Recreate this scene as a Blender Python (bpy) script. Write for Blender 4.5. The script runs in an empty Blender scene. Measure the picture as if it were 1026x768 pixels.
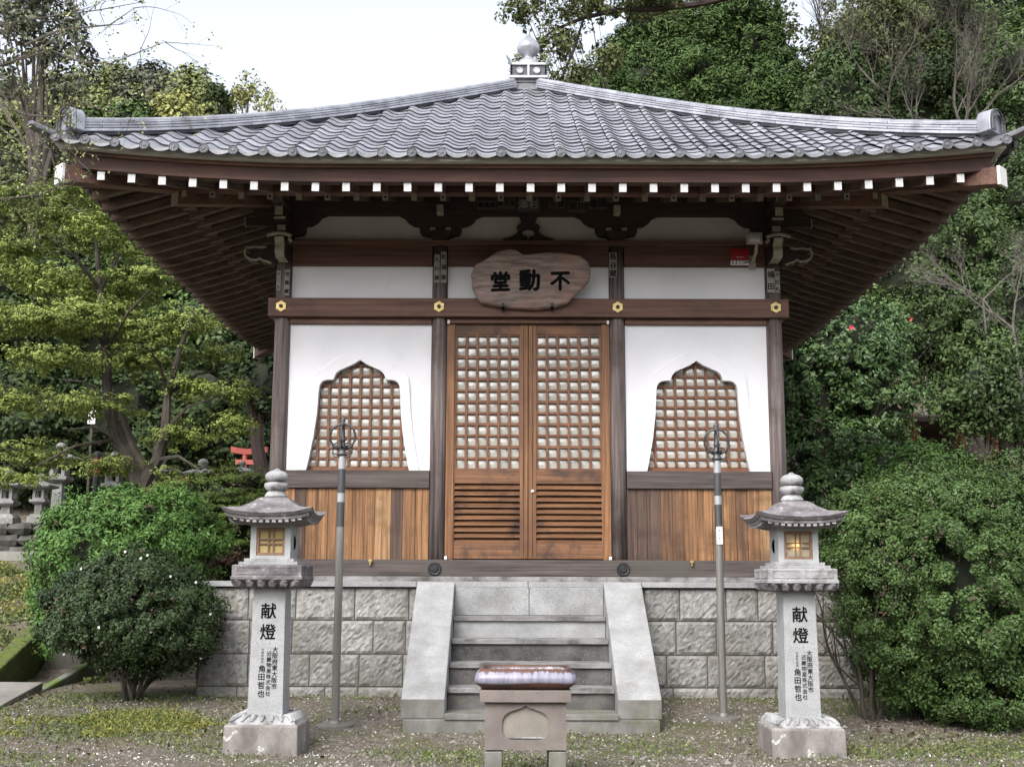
import bpy, math, random
import numpy as np
from mathutils import Vector, Matrix
random.seed(7); rng = np.random.default_rng(7)
sc = bpy.context.scene
R = math.radians
# ------------------------------------------------------------------ camera, light
F, PITCH, YAW, ROLL = 1200.0, .1658, -.0015, .0033
CX, CD, CH = -.157, 12.9, 1.28
cam = bpy.data.cameras.new('camera'); co = bpy.data.objects.new('camera', cam); sc.collection.objects.link(co)
cam.sensor_width = 36; cam.lens = 36 * F / 1026; cam.clip_end = 600
co.location = (CX, -CD, CH)
co.matrix_world = Matrix.Translation((CX, -CD, CH)) @ Matrix.Rotation(-YAW, 4, 'Z') @ Matrix.Rotation(R(90) + PITCH, 4, 'X') @ Matrix.Rotation(ROLL, 4, 'Z')
sc.camera = co
SUN_EL, SUN_ROT = 44, 205          # high veiled sun, front left
w = bpy.data.worlds.new('World'); sc.world = w; w.use_nodes = True
nt = w.node_tree; bg = nt.nodes['Background']
sky = nt.nodes.new('ShaderNodeTexSky'); sky.sky_type = 'NISHITA'; sky.sun_disc = False
sky.sun_elevation = R(SUN_EL); sky.sun_rotation = R(SUN_ROT); sky.air_density = 1.0; sky.dust_density = 4.0; sky.ozone_density = 1.0
hs = nt.nodes.new('ShaderNodeHueSaturation'); hs.inputs['Saturation'].default_value = .34; hs.inputs['Value'].default_value = 1.6
nt.links.new(sky.outputs[0], hs.inputs['Color']); nt.links.new(hs.outputs[0], bg.inputs['Color'])
bg.inputs['Strength'].default_value = .15
sl = bpy.data.lights.new('sun', 'SUN'); sl.energy = 0.9; sl.angle = R(25); sl.color = (1, .98, .965)
so = bpy.data.objects.new('sun', sl); sc.collection.objects.link(so)
# sun from behind-left of the camera
az = R(SUN_ROT); sd = Vector((math.sin(az) * math.cos(R(SUN_EL)), math.cos(az) * math.cos(R(SUN_EL)), math.sin(R(SUN_EL))))
so.rotation_euler = sd.to_track_quat('Z', 'Y').to_euler()
sc.view_settings.view_transform = 'Standard'; sc.view_settings.look = 'None'; sc.view_settings.gamma = 1
sc.view_settings.exposure = 0.76
sc.cycles.max_bounces = 6; sc.cycles.diffuse_bounces = 4; sc.cycles.glossy_bounces = 3
sc.cycles.transparent_max_bounces = 6; sc.cycles.use_denoising = True

def at(px, py, Y):
    """world point at depth plane y=Y that was measured at a photo pixel"""
    x, y = px - 513, py - 384
    cr, sr = math.cos(ROLL), math.sin(ROLL)
    x, y = x * cr + y * sr, -x * sr + y * cr
    d = (x / F, 1., -y / F); cp, sp = math.cos(PITCH), math.sin(PITCH)
    yy = d[1] * cp - d[2] * sp; zz = d[1] * sp + d[2] * cp
    cy, sy = math.cos(YAW), math.sin(YAW)
    X, Yd = d[0] * cy + yy * sy, -d[0] * sy + yy * cy
    t = (Y + CD) / Yd
    return Vector((CX + t * X, Y, CH + t * zz))

# ------------------------------------------------------------------ helpers
WL = {}
def T(name, label, cat, loc=(0, 0, 0), group=None, rz=0):
    o = bpy.data.objects.new(name, None); sc.collection.objects.link(o)
    o.location = loc; o.rotation_euler.z = rz; o.empty_display_size = .1
    tag(o, label, cat, group); WL[o.name] = Vector(loc); return o
def tag(o, label=None, cat=None, group=None, kind=None):
    if label: o['label'] = label
    if cat: o['category'] = cat
    if group: o['group'] = group
    if kind: o['kind'] = kind
    return o
def link_mesh(me, name, parent, mats, local=False, bevel=0, smooth=False):
    o = bpy.data.objects.new(name, me); sc.collection.objects.link(o)
    for m in (mats if isinstance(mats, (list, tuple)) else [mats]): me.materials.append(m)
    off = Vector((0, 0, 0))
    if parent is not None:
        o.parent = parent; off = WL[parent.name]
        if not local and off.length > 0: me.transform(Matrix.Translation(-off))
    WL[o.name] = off
    if smooth: me.polygons.foreach_set('use_smooth', [True] * len(me.polygons))
    if bevel:
        b = o.modifiers.new('bevel', 'BEVEL'); b.width = bevel; b.segments = 2; b.limit_method = 'ANGLE'
    return o
class MB:
    def __init__(s): s.v = []; s.f = []; s.m = []
    def add(s, vs, fs, m=0):
        n = len(s.v); s.v += [tuple(p) for p in vs]; s.f += [tuple(i + n for i in f) for f in fs]; s.m += [m] * len(fs); return s
    def box(s, x0, x1, y0, y1, z0, z1, m=0):
        v = [(x, y, z) for z in (z0, z1) for y in (y0, y1) for x in (x0, x1)]
        return s.add(v, [(0, 2, 3, 1), (4, 5, 7, 6), (0, 1, 5, 4), (2, 6, 7, 3), (0, 4, 6, 2), (1, 3, 7, 5)], m)
    def hexa(s, v, m=0, mend=None):
        """v: 8 points, 0-3 one end (loop), 4-7 other end"""
        fs = [(3, 2, 1, 0), (4, 5, 6, 7), (0, 1, 5, 4), (1, 2, 6, 5), (2, 3, 7, 6), (3, 0, 4, 7)]
        s.add(v, fs, m)
        if mend is not None: s.m[-5] = mend
        return s
    def prism(s, poly, fn, d0, d1, m=0, mside=None):
        n = len(poly); v = [fn(a, b, d0) for a, b in poly] + [fn(a, b, d1) for a, b in poly]
        s.add(v, [tuple(range(n)), tuple(range(2 * n - 1, n - 1, -1))], m)
        base = len(s.v) - 2 * n
        for i in range(n):
            j = (i + 1) % n; s.f.append((base + i, base + n + i, base + n + j, base + j)); s.m.append(m if mside is None else mside)
        return s
    def tube(s, pts, rad, n=8, m=0, cap=True):
        pts = [Vector(p) for p in pts]; base = len(s.v); k = len(pts)
        if not hasattr(rad, '__len__'): rad = [rad] * k
        up = Vector((.13, .27, 1)).normalized()
        for i, p in enumerate(pts):
            d = (pts[min(i + 1, k - 1)] - pts[max(i - 1, 0)])
            d = d.normalized() if d.length > 1e-9 else Vector((0, 0, 1))
            a = d.cross(up)
            if a.length < .05: a = d.cross(Vector((1, 0, 0)))
            a.normalize(); b = d.cross(a)
            for j in range(n):
                t = 2 * math.pi * j / n; s.v.append(tuple(p + (a * math.cos(t) + b * math.sin(t)) * rad[i]))
        for i in range(k - 1):
            for j in range(n):
                q = base + i * n; s.f.append((q + j, q + (j + 1) % n, q + n + (j + 1) % n, q + n + j)); s.m.append(m)
        if cap:
            s.f.append(tuple(base + j for j in reversed(range(n)))); s.m.append(m)
            s.f.append(tuple(base + (k - 1) * n + j for j in range(n))); s.m.append(m)
        return s
    def lathe(s, prof, c=(0, 0, 0), n=24, m=0, fn=None):
        """prof: (r,z) list; fn(angle, r, z)->(r,z) optional modulation"""
        base = len(s.v); k = len(prof)
        for r, z in prof:
            for j in range(n):
                t = 2 * math.pi * j / n; rr, zz = (r, z) if fn is None else fn(t, r, z)
                s.v.append((c[0] + rr * math.cos(t), c[1] + rr * math.sin(t), c[2] + zz))
        for i in range(k - 1):
            for j in range(n):
                q = base + i * n; s.f.append((q + j, q + (j + 1) % n, q + n + (j + 1) % n, q + n + j)); s.m.append(m)
        s.f.append(tuple(base + j for j in reversed(range(n)))); s.m.append(m)
        s.f.append(tuple(base + (k - 1) * n + j for j in range(n))); s.m.append(m)
        return s
    def loft(s, loops, m=0, cap=True):
        base = len(s.v); n = len(loops[0]); k = len(loops)
        for l in loops: s.v += [tuple(p) for p in l]
        for i in range(k - 1):
            for j in range(n):
                q = base + i * n; s.f.append((q + j, q + (j + 1) % n, q + n + (j + 1) % n, q + n + j)); s.m.append(m)
        if cap:
            s.f.append(tuple(base + j for j in reversed(range(n)))); s.m.append(m)
            s.f.append(tuple(base + (k - 1) * n + j for j in range(n))); s.m.append(m)
        return s
    def grid(s, P, m=0):
        P = np.asarray(P); a, b = P.shape[:2]; base = len(s.v)
        s.v += [tuple(p) for p in P.reshape(-1, 3)]
        for i in range(a - 1):
            for j in range(b - 1):
                q = base + i * b + j; s.f.append((q, q + 1, q + b + 1, q + b)); s.m.append(m)
        return s
    def build(s, name, mats, parent=None, local=False, bevel=0, smooth=False):
        me = bpy.data.meshes.new(name); me.from_pydata(s.v, [], s.f)
        me.polygons.foreach_set('material_index', s.m); me.update()
        return link_mesh(me, name, parent, mats, local, bevel, smooth)

# ------------------------------------------------------------------ materials
def mat(name, c1, c2=None, scale=(4, 4, 4), rough=.7, bump=.0, bscale=None, stain=None, stain_s=1.0, stain_t=(.5, .7), coat=0, metal=0, spec=.4, detail=6, island=0, speck=None, contrast=(.3, .7), coord='Object', moss=None):
    m = bpy.data.materials.new(name); m.use_nodes = True; n = m.node_tree; L = n.links
    b = n.nodes['Principled BSDF']; b.inputs['Roughness'].default_value = rough; b.inputs['Metallic'].default_value = metal
    b.inputs['Specular IOR Level'].default_value = spec; b.inputs['Coat Weight'].default_value = coat
    tc = n.nodes.new('ShaderNodeTexCoord'); mp = n.nodes.new('ShaderNodeMapping'); mp.inputs['Scale'].default_value = scale
    L.new(tc.outputs[coord], mp.inputs[0])
    nz = n.nodes.new('ShaderNodeTexNoise'); nz.inputs['Scale'].default_value = 1; nz.inputs['Detail'].default_value = detail; nz.inputs['Roughness'].default_value = .62
    L.new(mp.outputs[0], nz.inputs['Vector'])
    def ramp(fac, a, c, p0, p1):
        r = n.nodes.new('ShaderNodeValToRGB'); r.color_ramp.elements[0].position = p0; r.color_ramp.elements[1].position = p1
        r.color_ramp.elements[0].color = (*a, 1); r.color_ramp.elements[1].color = (*c, 1); L.new(fac, r.inputs[0]); return r
    col = ramp(nz.outputs[0], c1, c2 or c1, *contrast).outputs[0]
    def noise(sc_, det=5):
        q = n.nodes.new('ShaderNodeTexNoise'); q.inputs['Scale'].default_value = sc_; q.inputs['Detail'].default_value = det; q.inputs['Roughness'].default_value = .65
        L.new(tc.outputs[coord], q.inputs['Vector']); return q.outputs[0]
    def mixc(fac, a, bcol):
        x = n.nodes.new('ShaderNodeMix'); x.data_type = 'RGBA'; L.new(fac, x.inputs[0]); L.new(a, x.inputs[6])
        if isinstance(bcol, tuple): x.inputs[7].default_value = (*bcol, 1)
        else: L.new(bcol, x.inputs[7])
        return x.outputs[2]
    if island:
        g = n.nodes.new('ShaderNodeNewGeometry'); hsv = n.nodes.new('ShaderNodeHueSaturation'); L.new(col, hsv.inputs['Color'])
        mr = n.nodes.new('ShaderNodeMapRange'); mr.inputs[3].default_value = 1 - island; mr.inputs[4].default_value = 1 + island
        L.new(g.outputs['Random Per Island'], mr.inputs[0]); L.new(mr.outputs[0], hsv.inputs['Value']); col = hsv.outputs[0]
    if stain:
        col = mixc(ramp(noise(stain_s), (0, 0, 0), (1, 1, 1), *stain_t).outputs[0], col, stain)
    if moss:
        col = mixc(ramp(noise(moss[1]), (0, 0, 0), (1, 1, 1), *moss[2]).outputs[0], col, moss[0])
    if speck:
        col = mixc(ramp(noise(speck[1], 2), (0, 0, 0), (1, 1, 1), *speck[2]).outputs[0], col, speck[0])
    L.new(col, b.inputs['Base Color'])
    if bump:
        bp = n.nodes.new('ShaderNodeBump'); bp.inputs['Strength'].default_value = min(1, bump); bp.inputs['Distance'].default_value = .01 * max(1, bump)
        if bscale:
            L.new(noise(bscale, 6), bp.inputs['Height'])
        else: L.new(nz.outputs[0], bp.inputs['Height'])
        L.new(bp.outputs[0], b.inputs['Normal'])
    return m
def leafmat(name, dark, light, rough=.5, spec=.35):
    m = bpy.data.materials.new(name); m.use_nodes = True; n = m.node_tree; L = n.links; b = n.nodes['Principled BSDF']
    a = n.nodes.new('ShaderNodeAttribute'); a.attribute_name = 'tint'
    r = n.nodes.new('ShaderNodeValToRGB'); r.color_ramp.elements[0].color = (*dark, 1); r.color_ramp.elements[1].color = (*light, 1)
    L.new(a.outputs['Fac'], r.inputs[0]); L.new(r.outputs[0], b.inputs['Base Color'])
    b.inputs['Roughness'].default_value = rough; b.inputs['Specular IOR Level'].default_value = spec
    return m
M = {}
# weathered wood of different grain directions
M['col'] = mat('weathered_post', (.040, .029, .028), (.235, .195, .185), (34, 34, .9), .85, .6, stain=(.06, .042, .036), stain_s=1.3, contrast=(.32, .72))
M['beam'] = mat('brown_beam', (.070, .034, .026), (.185, .098, .072), (1.0, 34, 30), .65, .3, stain=(.07, .038, .030), stain_s=1.6)
M['beam_red'] = mat('red_brown_beam', (.062, .029, .024), (.150, .072, .057), (1.0, 34, 30), .7, .3)
M['sill'] = mat('dark_sill', (.026, .020, .019), (.115, .092, .086), (1.1, 40, 36), .8, .6, stain=(.07, .068, .058), stain_s=2.2)
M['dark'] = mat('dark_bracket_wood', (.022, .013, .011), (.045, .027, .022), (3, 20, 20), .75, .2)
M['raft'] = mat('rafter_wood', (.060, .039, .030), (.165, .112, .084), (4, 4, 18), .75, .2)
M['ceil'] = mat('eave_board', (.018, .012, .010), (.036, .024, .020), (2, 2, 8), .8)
M['white'] = mat('white_painted_end', (.52, .52, .53), (.70, .70, .70), (30, 30, 30), .7)
M['grayend'] = mat('weathered_painted_end', (.20, .175, .14), (.36, .33, .27), (22, 22, 22), .7)
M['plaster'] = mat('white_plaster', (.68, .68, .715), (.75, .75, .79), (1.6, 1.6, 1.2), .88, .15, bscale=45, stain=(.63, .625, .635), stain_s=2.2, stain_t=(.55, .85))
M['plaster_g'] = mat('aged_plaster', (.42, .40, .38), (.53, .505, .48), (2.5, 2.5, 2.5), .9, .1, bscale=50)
M['door'] = mat('door_wood_upright', (.085, .038, .018), (.30, .145, .060), (42, 42, 1.2), .55, .35, stain=(.10, .042, .02), stain_s=1.2, stain_t=(.48, .78))
M['door_h'] = mat('door_wood_level', (.070, .032, .016), (.24, .112, .050), (1.2, 42, 38), .55, .35, stain=(.045, .024, .017), stain_s=2.4, stain_t=(.50, .66))
M['lat'] = mat('lattice_wood', (.095, .038, .019), (.21, .092, .045), (9, 9, 9), .5, .1)
M['dado'] = mat('dado_boards', (.075, .034, .016), (.38, .19, .082), (46, 46, 2.0), .7, .7, stain=(.05, .030, .022), stain_s=2.6, stain_t=(.48, .66), island=.42, contrast=(.28, .68))
M['pane'] = mat('glazed_pane', (.40, .39, .35), (.49, .475, .43), (3, 3, 3), .09, coat=1, spec=1.0)
M['gold'] = mat('brass', (.40, .30, .12), (.62, .50, .24), (30, 30, 30), .4, metal=.9)
M['iron'] = mat('black_iron', (.02, .02, .022), (.05, .05, .055), (30, 30, 30), .5, metal=.5)
M['steel'] = mat('steel', (.55, .55, .55), None, (3, 3, 3), .35, metal=.9)
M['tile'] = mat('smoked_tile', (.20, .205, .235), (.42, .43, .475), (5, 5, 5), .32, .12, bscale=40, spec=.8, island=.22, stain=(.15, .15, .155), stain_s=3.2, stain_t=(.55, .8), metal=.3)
M['tile_shade'] = mat('tile_front_shaded', (.030, .031, .037), (.085, .087, .10), (9, 9, 9), .55, .2, bscale=50)  # same tile, darker: shading of front edges put into the colour
M['tile_lip'] = mat('eave_tile', (.075, .077, .087), (.17, .173, .195), (9, 9, 9), .45, .2, bscale=50, island=.15)
M['facia'] = mat('grey_fascia', (.38, .38, .355), (.50, .50, .47), (4, 20, 20), .85, .2)
M['granite'] = mat('granite', (.23, .235, .24), (.36, .365, .365), (5, 5, 5), .85, .3, bscale=110, speck=((.11, .11, .11), 150, (.55, .66)), stain=(.16, .157, .14), stain_s=1.7, stain_t=(.50, .8))
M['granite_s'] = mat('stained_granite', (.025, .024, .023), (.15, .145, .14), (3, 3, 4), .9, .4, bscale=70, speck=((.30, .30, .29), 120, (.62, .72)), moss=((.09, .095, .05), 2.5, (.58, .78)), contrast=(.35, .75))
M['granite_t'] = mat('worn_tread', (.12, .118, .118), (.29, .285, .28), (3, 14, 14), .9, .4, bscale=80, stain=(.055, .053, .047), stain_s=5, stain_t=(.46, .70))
M['ashlar'] = mat('rough_ashlar', (.15, .147, .138), (.345, .34, .325), (20, 20, 20), .95, .6, bscale=80, island=.20, stain=(.135, .13, .11), stain_s=2.3, stain_t=(.46, .75), moss=((.22, .19, .10), .9, (.58, .75)), speck=((.10, .10, .095), 100, (.58, .72)))
M['joint'] = mat('dark_joint', (.06, .06, .05), (.1, .1, .08), (8, 8, 8), .95)
M['lstone'] = mat('lantern_stone', (.22, .22, .225), (.38, .38, .385), (8, 8, 8), .85, .4, bscale=60, stain=(.10, .088, .088), stain_s=6, stain_t=(.50, .68), speck=((.15, .15, .15), 110, (.6, .7)))
M['lshaft'] = mat('lantern_shaft', (.28, .29, .295), (.38, .39, .395), (4, 4, 4), .8, .2, bscale=90, speck=((.17, .17, .18), 120, (.56, .68)), stain=(.22, .22, .21), stain_s=2.5, stain_t=(.5, .8))
M['lroof'] = mat('lantern_weathered', (.065, .058, .062), (.23, .215, .222), (9, 9, 14), .9, .6, bscale=45, speck=((.34, .34, .34), 18, (.62, .72)))
M['lbase'] = mat('lantern_base', (.11, .095, .088), (.31, .29, .275), (6, 6, 3), .9, .6, bscale=40, speck=((.48, .48, .46), 12, (.66, .72)), moss=((.11, .12, .05), 4, (.60, .8)))
M['ink'] = mat('black_ink', (.008, .008, .009), None, (1, 1, 1), .95, spec=.05)
M['ink_soft'] = mat('worn_ink', (.06, .06, .07), None, (1, 1, 1), .7)
M['lwin'] = mat('lantern_window_wood', (.13, .075, .045), (.24, .15, .10), (20, 20, 20), .7)
M['steel_d'] = mat('dark_staff_metal', (.06, .062, .066), (.10, .10, .105), (20, 20, 3), .45, metal=.6)
M['steel_l'] = mat('grey_staff_metal', (.17, .16, .145), (.26, .25, .235), (30, 30, 2), .45, metal=.5)
M['steel_w'] = mat('pale_staff_band', (.32, .33, .34), (.42, .43, .44), (30, 30, 4), .45, metal=.5)
M['tuff'] = mat('pinkish_stone', (.135, .115, .105), (.225, .197, .180), (3, 3, 3), .9, .3, bscale=70, stain=(.22, .155, .125), stain_s=3.0, stain_t=(.56, .8), speck=((.10, .09, .085), 90, (.60, .72)))
M['tuff_in'] = mat('recess_stone', (.18, .165, .14), (.26, .24, .205), (5, 5, 5), .9, .3, bscale=60)
M['plaque'] = mat('plaque_wood', (.11, .080, .073), (.34, .26, .235), (4, 9, 30), .85, .6, stain=(.30, .155, .105), stain_s=1.9, stain_t=(.50, .75))
M['paper'] = mat('aged_paper', (.20, .185, .175), (.32, .30, .285), (30, 30, 30), .9)
M['paper_d'] = mat('darkened_paper', (.05, .042, .036), (.09, .078, .068), (30, 30, 30), .9)
M['red'] = mat('red_plate', (.30, .012, .02), None, (1, 1, 1), .4)
M['vermil'] = mat('vermilion_paint', (.33, .075, .058), (.42, .11, .085), (6, 6, 6), .7)
M['vermil_d'] = mat('deep_red_paint', (.20, .035, .022), (.30, .05, .03), (6, 6, 6), .7)
M['wplate'] = mat('white_plate', (.75, .75, .75), None, (1, 1, 1), .5)
M['bark'] = mat('bark', (.030, .025, .020), (.095, .080, .066), (9, 9, 3), .9, .6)
M['bark_l'] = mat('pale_bark', (.055, .048, .042), (.135, .12, .105), (9, 9, 4), .9, .4)
M['rock'] = mat('wall_rock', (.045, .045, .040), (.15, .15, .135), (3.5, 3.5, 3.5), .95, .9, bscale=12, moss=((.06, .07, .03), 2, (.55, .72)), island=.3)
M['conc'] = mat('mossy_concrete', (.13, .13, .115), (.23, .23, .205), (3, 3, 3), .9, .5, bscale=30, moss=((.10, .15, .03), 1.6, (.5, .62)))
M['mossy'] = mat('moss_block', (.035, .055, .010), (.13, .17, .025), (22, 22, 22), .98, 2.5, stain=(.08, .07, .05), stain_s=5, stain_t=(.5, .7))
M['pave'] = mat('pavement_concrete', (.15, .14, .125), (.26, .245, .22), (3, 3, 3), .95, .6, bscale=40, moss=((.10, .12, .05), 1.6, (.62, .75)))
M['granite_d'] = mat('weathered_granite_foot', (.09, .088, .08), (.22, .215, .20), (6, 6, 3), .92, .4, bscale=90, moss=((.11, .12, .06), 2.5, (.5, .72)))
M['eave_wood'] = mat('eave_edge_wood', (.036, .018, .015), (.105, .050, .040), (1.0, 34, 30), .75, .3, stain=(.045, .026, .022), stain_s=1.1)
M['path'] = mat('path_surface', (.19, .185, .17), (.27, .26, .24), (3, 3, 3), .9)
M['oldstone'] = mat('old_lantern_stone', (.13, .13, .125), (.36, .36, .355), (5, 5, 5), .9, .5, bscale=20, moss=((.10, .115, .06), 3, (.55, .72)))
for _i, (a_, b_) in enumerate((((.085, .040, .018), (.36, .19, .088)), ((.10, .050, .022), (.29, .15, .070)), ((.045, .025, .017), (.20, .105, .055)), ((.035, .023, .018), (.125, .078, .058)), ((.13, .068, .030), (.42, .25, .125)))):
    M['dado%d' % _i] = mat('dado_board', a_, b_, (50, 50, 1.3), .75, .9, stain=tuple(c * .35 for c in b_), stain_s=2.4, stain_t=(.50, .66), contrast=(.33, .66))
# ------------------------------------------------------------------ glyphs
_g = {}
def glyph(ch, bold=0.0):
    k = (ch, bold)
    if k not in _g:
        c = bpy.data.curves.new('g', 'FONT'); c.body = ch; c.size = 1; c.align_x = 'CENTER'; c.offset = bold; c.resolution_u = 3
        o = bpy.data.objects.new('g', c); sc.collection.objects.link(o)
        dg = bpy.context.evaluated_depsgraph_get(); me = bpy.data.meshes.new_from_object(o.evaluated_get(dg))
        vs = np.array([v.co[:] for v in me.vertices]) if len(me.vertices) else np.zeros((0, 3)); fs = [tuple(p.vertices) for p in me.polygons]
        if len(vs): mid = (vs.max(0) + vs.min(0)) / 2; vs = vs - mid
        bpy.data.objects.remove(o); bpy.data.curves.remove(c); bpy.data.meshes.remove(me)
        _g[k] = (vs, fs)
    return _g[k]
def put(mb, ch, c, ux, uy, size, m=0, bold=0.0, asp=1.0):
    """draw glyph centred on c; ux,uy unit vectors of the face"""
    vs, fs = glyph(ch); ux = Vector(ux); uy = Vector(uy); c = Vector(c); nrm = ux.cross(uy).normalized()
    sh = [(0, 0)] if bold < .006 else [(-bold, 0), (bold, 0), (0, bold), (0, -bold)]
    for i, (a, b) in enumerate(sh): mb.add([c + ux * ((v[0] + a) * size * asp) + uy * ((v[1] + b) * size) + nrm * (.0002 * i) for v in vs], fs, m)

# ------------------------------------------------------------------ terrain
def sstep(a, b, x):
    t = np.clip((x - a) / (b - a), 0, 1); return t * t * (3 - 2 * t)
def gz(x, y):
    x = np.asarray(x, float); y = np.asarray(y, float)
    z = .0825 * np.clip(y + 3.3, 0, 2.4) + .01 * np.clip(y + .9, 0, 6)
    lf = sstep(-4.0, -5.2, x) * (1)
    bank = .31 * np.clip(y - .9, 0, 4.6); path = np.where(y > 6.6, .52, 0) * sstep(6.55, 6.8, y)
    z = z + lf * (bank + path)
    z = z + (1 - lf) * .9 * sstep(7.5, 12, y)
    z = z + .33 * np.clip(y - 12, 0, 40) * (1 - .45 * sstep(-14, 2, x)*sstep(14,2,x))
    z = z + .012 * np.sin(x * 2.3 + 1) * np.cos(y * 1.9) + .006 * np.sin(x * 7.1) * np.sin(y * 6.3)
    return z
def ground():
    xs = np.concatenate([np.linspace(-140, -12, 26)[:-1], np.linspace(-12, 12, 161), np.linspace(12, 140, 26)[1:]])
    ys = np.concatenate([np.linspace(-120, -9, 16)[:-1], np.linspace(-9, 9, 121), np.linspace(9, 160, 50)[1:]])
    X, Y = np.meshgrid(xs, ys); P = np.stack([X, Y, gz(X, Y)], -1)
    mb = MB().grid(P)
    m = bpy.data.materials.new('ground_earth'); m.use_nodes = True; n = m.node_tree; L = n.links; b = n.nodes['Principled BSDF']
    tc = n.nodes.new('ShaderNodeTexCoord')
    def nz(s, d=6, r=.65):
        q = n.nodes.new('ShaderNodeTexNoise'); q.inputs['Scale'].default_value = s; q.inputs['Detail'].default_value = d; q.inputs['Roughness'].default_value = r
        L.new(tc.outputs['Object'], q.inputs['Vector']); return q.outputs[0]
    def rp(f, els):
        r = n.nodes.new('ShaderNodeValToRGB'); e = r.color_ramp.elements
        e[0].position, e[0].color = els[0][0], (*els[0][1], 1); e[1].position, e[1].color = els[-1][0], (*els[-1][1], 1)
        for p, c in els[1:-1]: k = e.new(p); k.color = (*c, 1)
        L.new(f, r.inputs[0]); return r.outputs[0]
    def mx(f, a, c):
        x = n.nodes.new('ShaderNodeMix'); x.data_type = 'RGBA'; L.new(f, x.inputs[0]); L.new(a, x.inputs[6]); L.new(c, x.inputs[7]); return x.outputs[2]
    dirt = rp(nz(16, 8, .7), [(.3, (.042, .033, .024)), (.48, (.125, .105, .080)), (.7, (.25, .225, .185))])
    moss = rp(nz(22, 8, .75), [(.3, (.040, .042, .015)), (.7, (.15, .15, .055))])
    brown = rp(nz(30, 8, .7), [(.3, (.06, .045, .03)), (.7, (.20, .15, .10))])
    c = mx(rp(nz(1.1, 7, .7), [(.47, (0, 0, 0)), (.60, (1, 1, 1))]), dirt, moss)
    c = mx(rp(nz(.8, 6, .6), [(.55, (0, 0, 0)), (.68, (.8, .8, .8))]), c, brown)
    L.new(c, b.inputs['Base Color']); b.inputs['Roughness'].default_value = .95
    bp = n.nodes.new('ShaderNodeBump'); bp.inputs['Strength'].default_value = .9; bp.inputs['Distance'].default_value = .03
    L.new(nz(38, 6, .75), bp.inputs['Height']); L.new(bp.outputs[0], b.inputs['Normal'])
    tag(mb.build('ground', m, smooth=True), kind='structure')
ground()

# ------------------------------------------------------------------ stone platform and stairs
PZ = 1.303
def rockface(mb, x0, x1, z0, z1, fn, depth=.018, seed=0, m=0):
    """one hewn block seen from the front: lumpy grid with drafted margin. fn(a, z, out) -> point"""
    r = np.random.default_rng(seed); na = max(5, int((x1 - x0) / .024)); nb = max(5, int((z1 - z0) / .024))
    A = np.linspace(x0, x1, na); B = np.linspace(z0, z1, nb); g = r.normal(0, 1, (nb, na))
    for _ in range(5):
        p = np.pad(g, 1, mode='edge'); g = (p[:-2, 1:-1] + p[2:, 1:-1] + p[1:-1, :-2] + p[1:-1, 2:] + 2 * p[1:-1, 1:-1]) / 6
    g = g * depth * 1.3 + depth * .9; g += depth * .42 * r.normal(0, .6, g.shape); g = np.maximum(g, .001)
    e = np.ones_like(g); e[0, :] = e[-1, :] = 0; e[:, 0] = e[:, -1] = 0
    g = g * e; base = len(mb.v)
    mb.grid([[fn(A[j], B[i], float(g[i, j])) for j in range(na)] for i in range(nb)], m)
def platform():
    t = T('stone_platform', 'raised platform of rough grey stone blocks under the temple hall', 'platform', (0, 2.7, 0))
    hx, y0, y1 = 3.25, -.90, 6.0
    zs = [0.02, .29, .60, .925, 1.243]
    wall = MB(); sd = 0
    faces = [('f', -hx, hx), ('r', y0, y1), ('l', y0, y1), ('b', -hx, hx)]
    for side, a0, a1 in faces:
        for k in range(4):
            a = a0; z0, z1 = zs[k] + .006, zs[k + 1] - .006
            while a < a1 - .01:
                wd = random.uniform(.30, .62); e = a + wd
                if a1 - e < .25: e = a1
                sd += 1
                if side == 'f': fn = lambda p, z, o: (p, y0 - o, z)
                elif side == 'b': fn = lambda p, z, o: (p, y1 + o, z)
                elif side == 'r': fn = lambda p, z, o: (hx + o, p, z)
                else: fn = lambda p, z, o: (-hx - o, p, z)
                if not (side == 'f' and a > -.8 and e < .8): rockface(wall, a + .006, e - .006, z0, z1, fn, .014, sd)
                a = e
    wall.build('block_wall', M['ashlar'], t, smooth=False)
    core = MB().box(-hx + .006, hx - .006, y0 + .006, y1 - .006, -.2, 1.244); core.build('core', M['joint'], t)
    c = MB(); xs = [-3.31, -2.6, -1.85, -1.105, -.01]; xs = xs + [-x for x in reversed(xs[:-1])]
    for a, b in zip(xs[:-1], xs[1:]): c.box(a + .003, b - .003, -.955, -.42, 1.249, PZ)
    c.box(-3.31, 3.31, -.415, 6.06, 1.249, PZ - .003)
    c.build('coping', M['granite'], t, bevel=.004)
platform()
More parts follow.
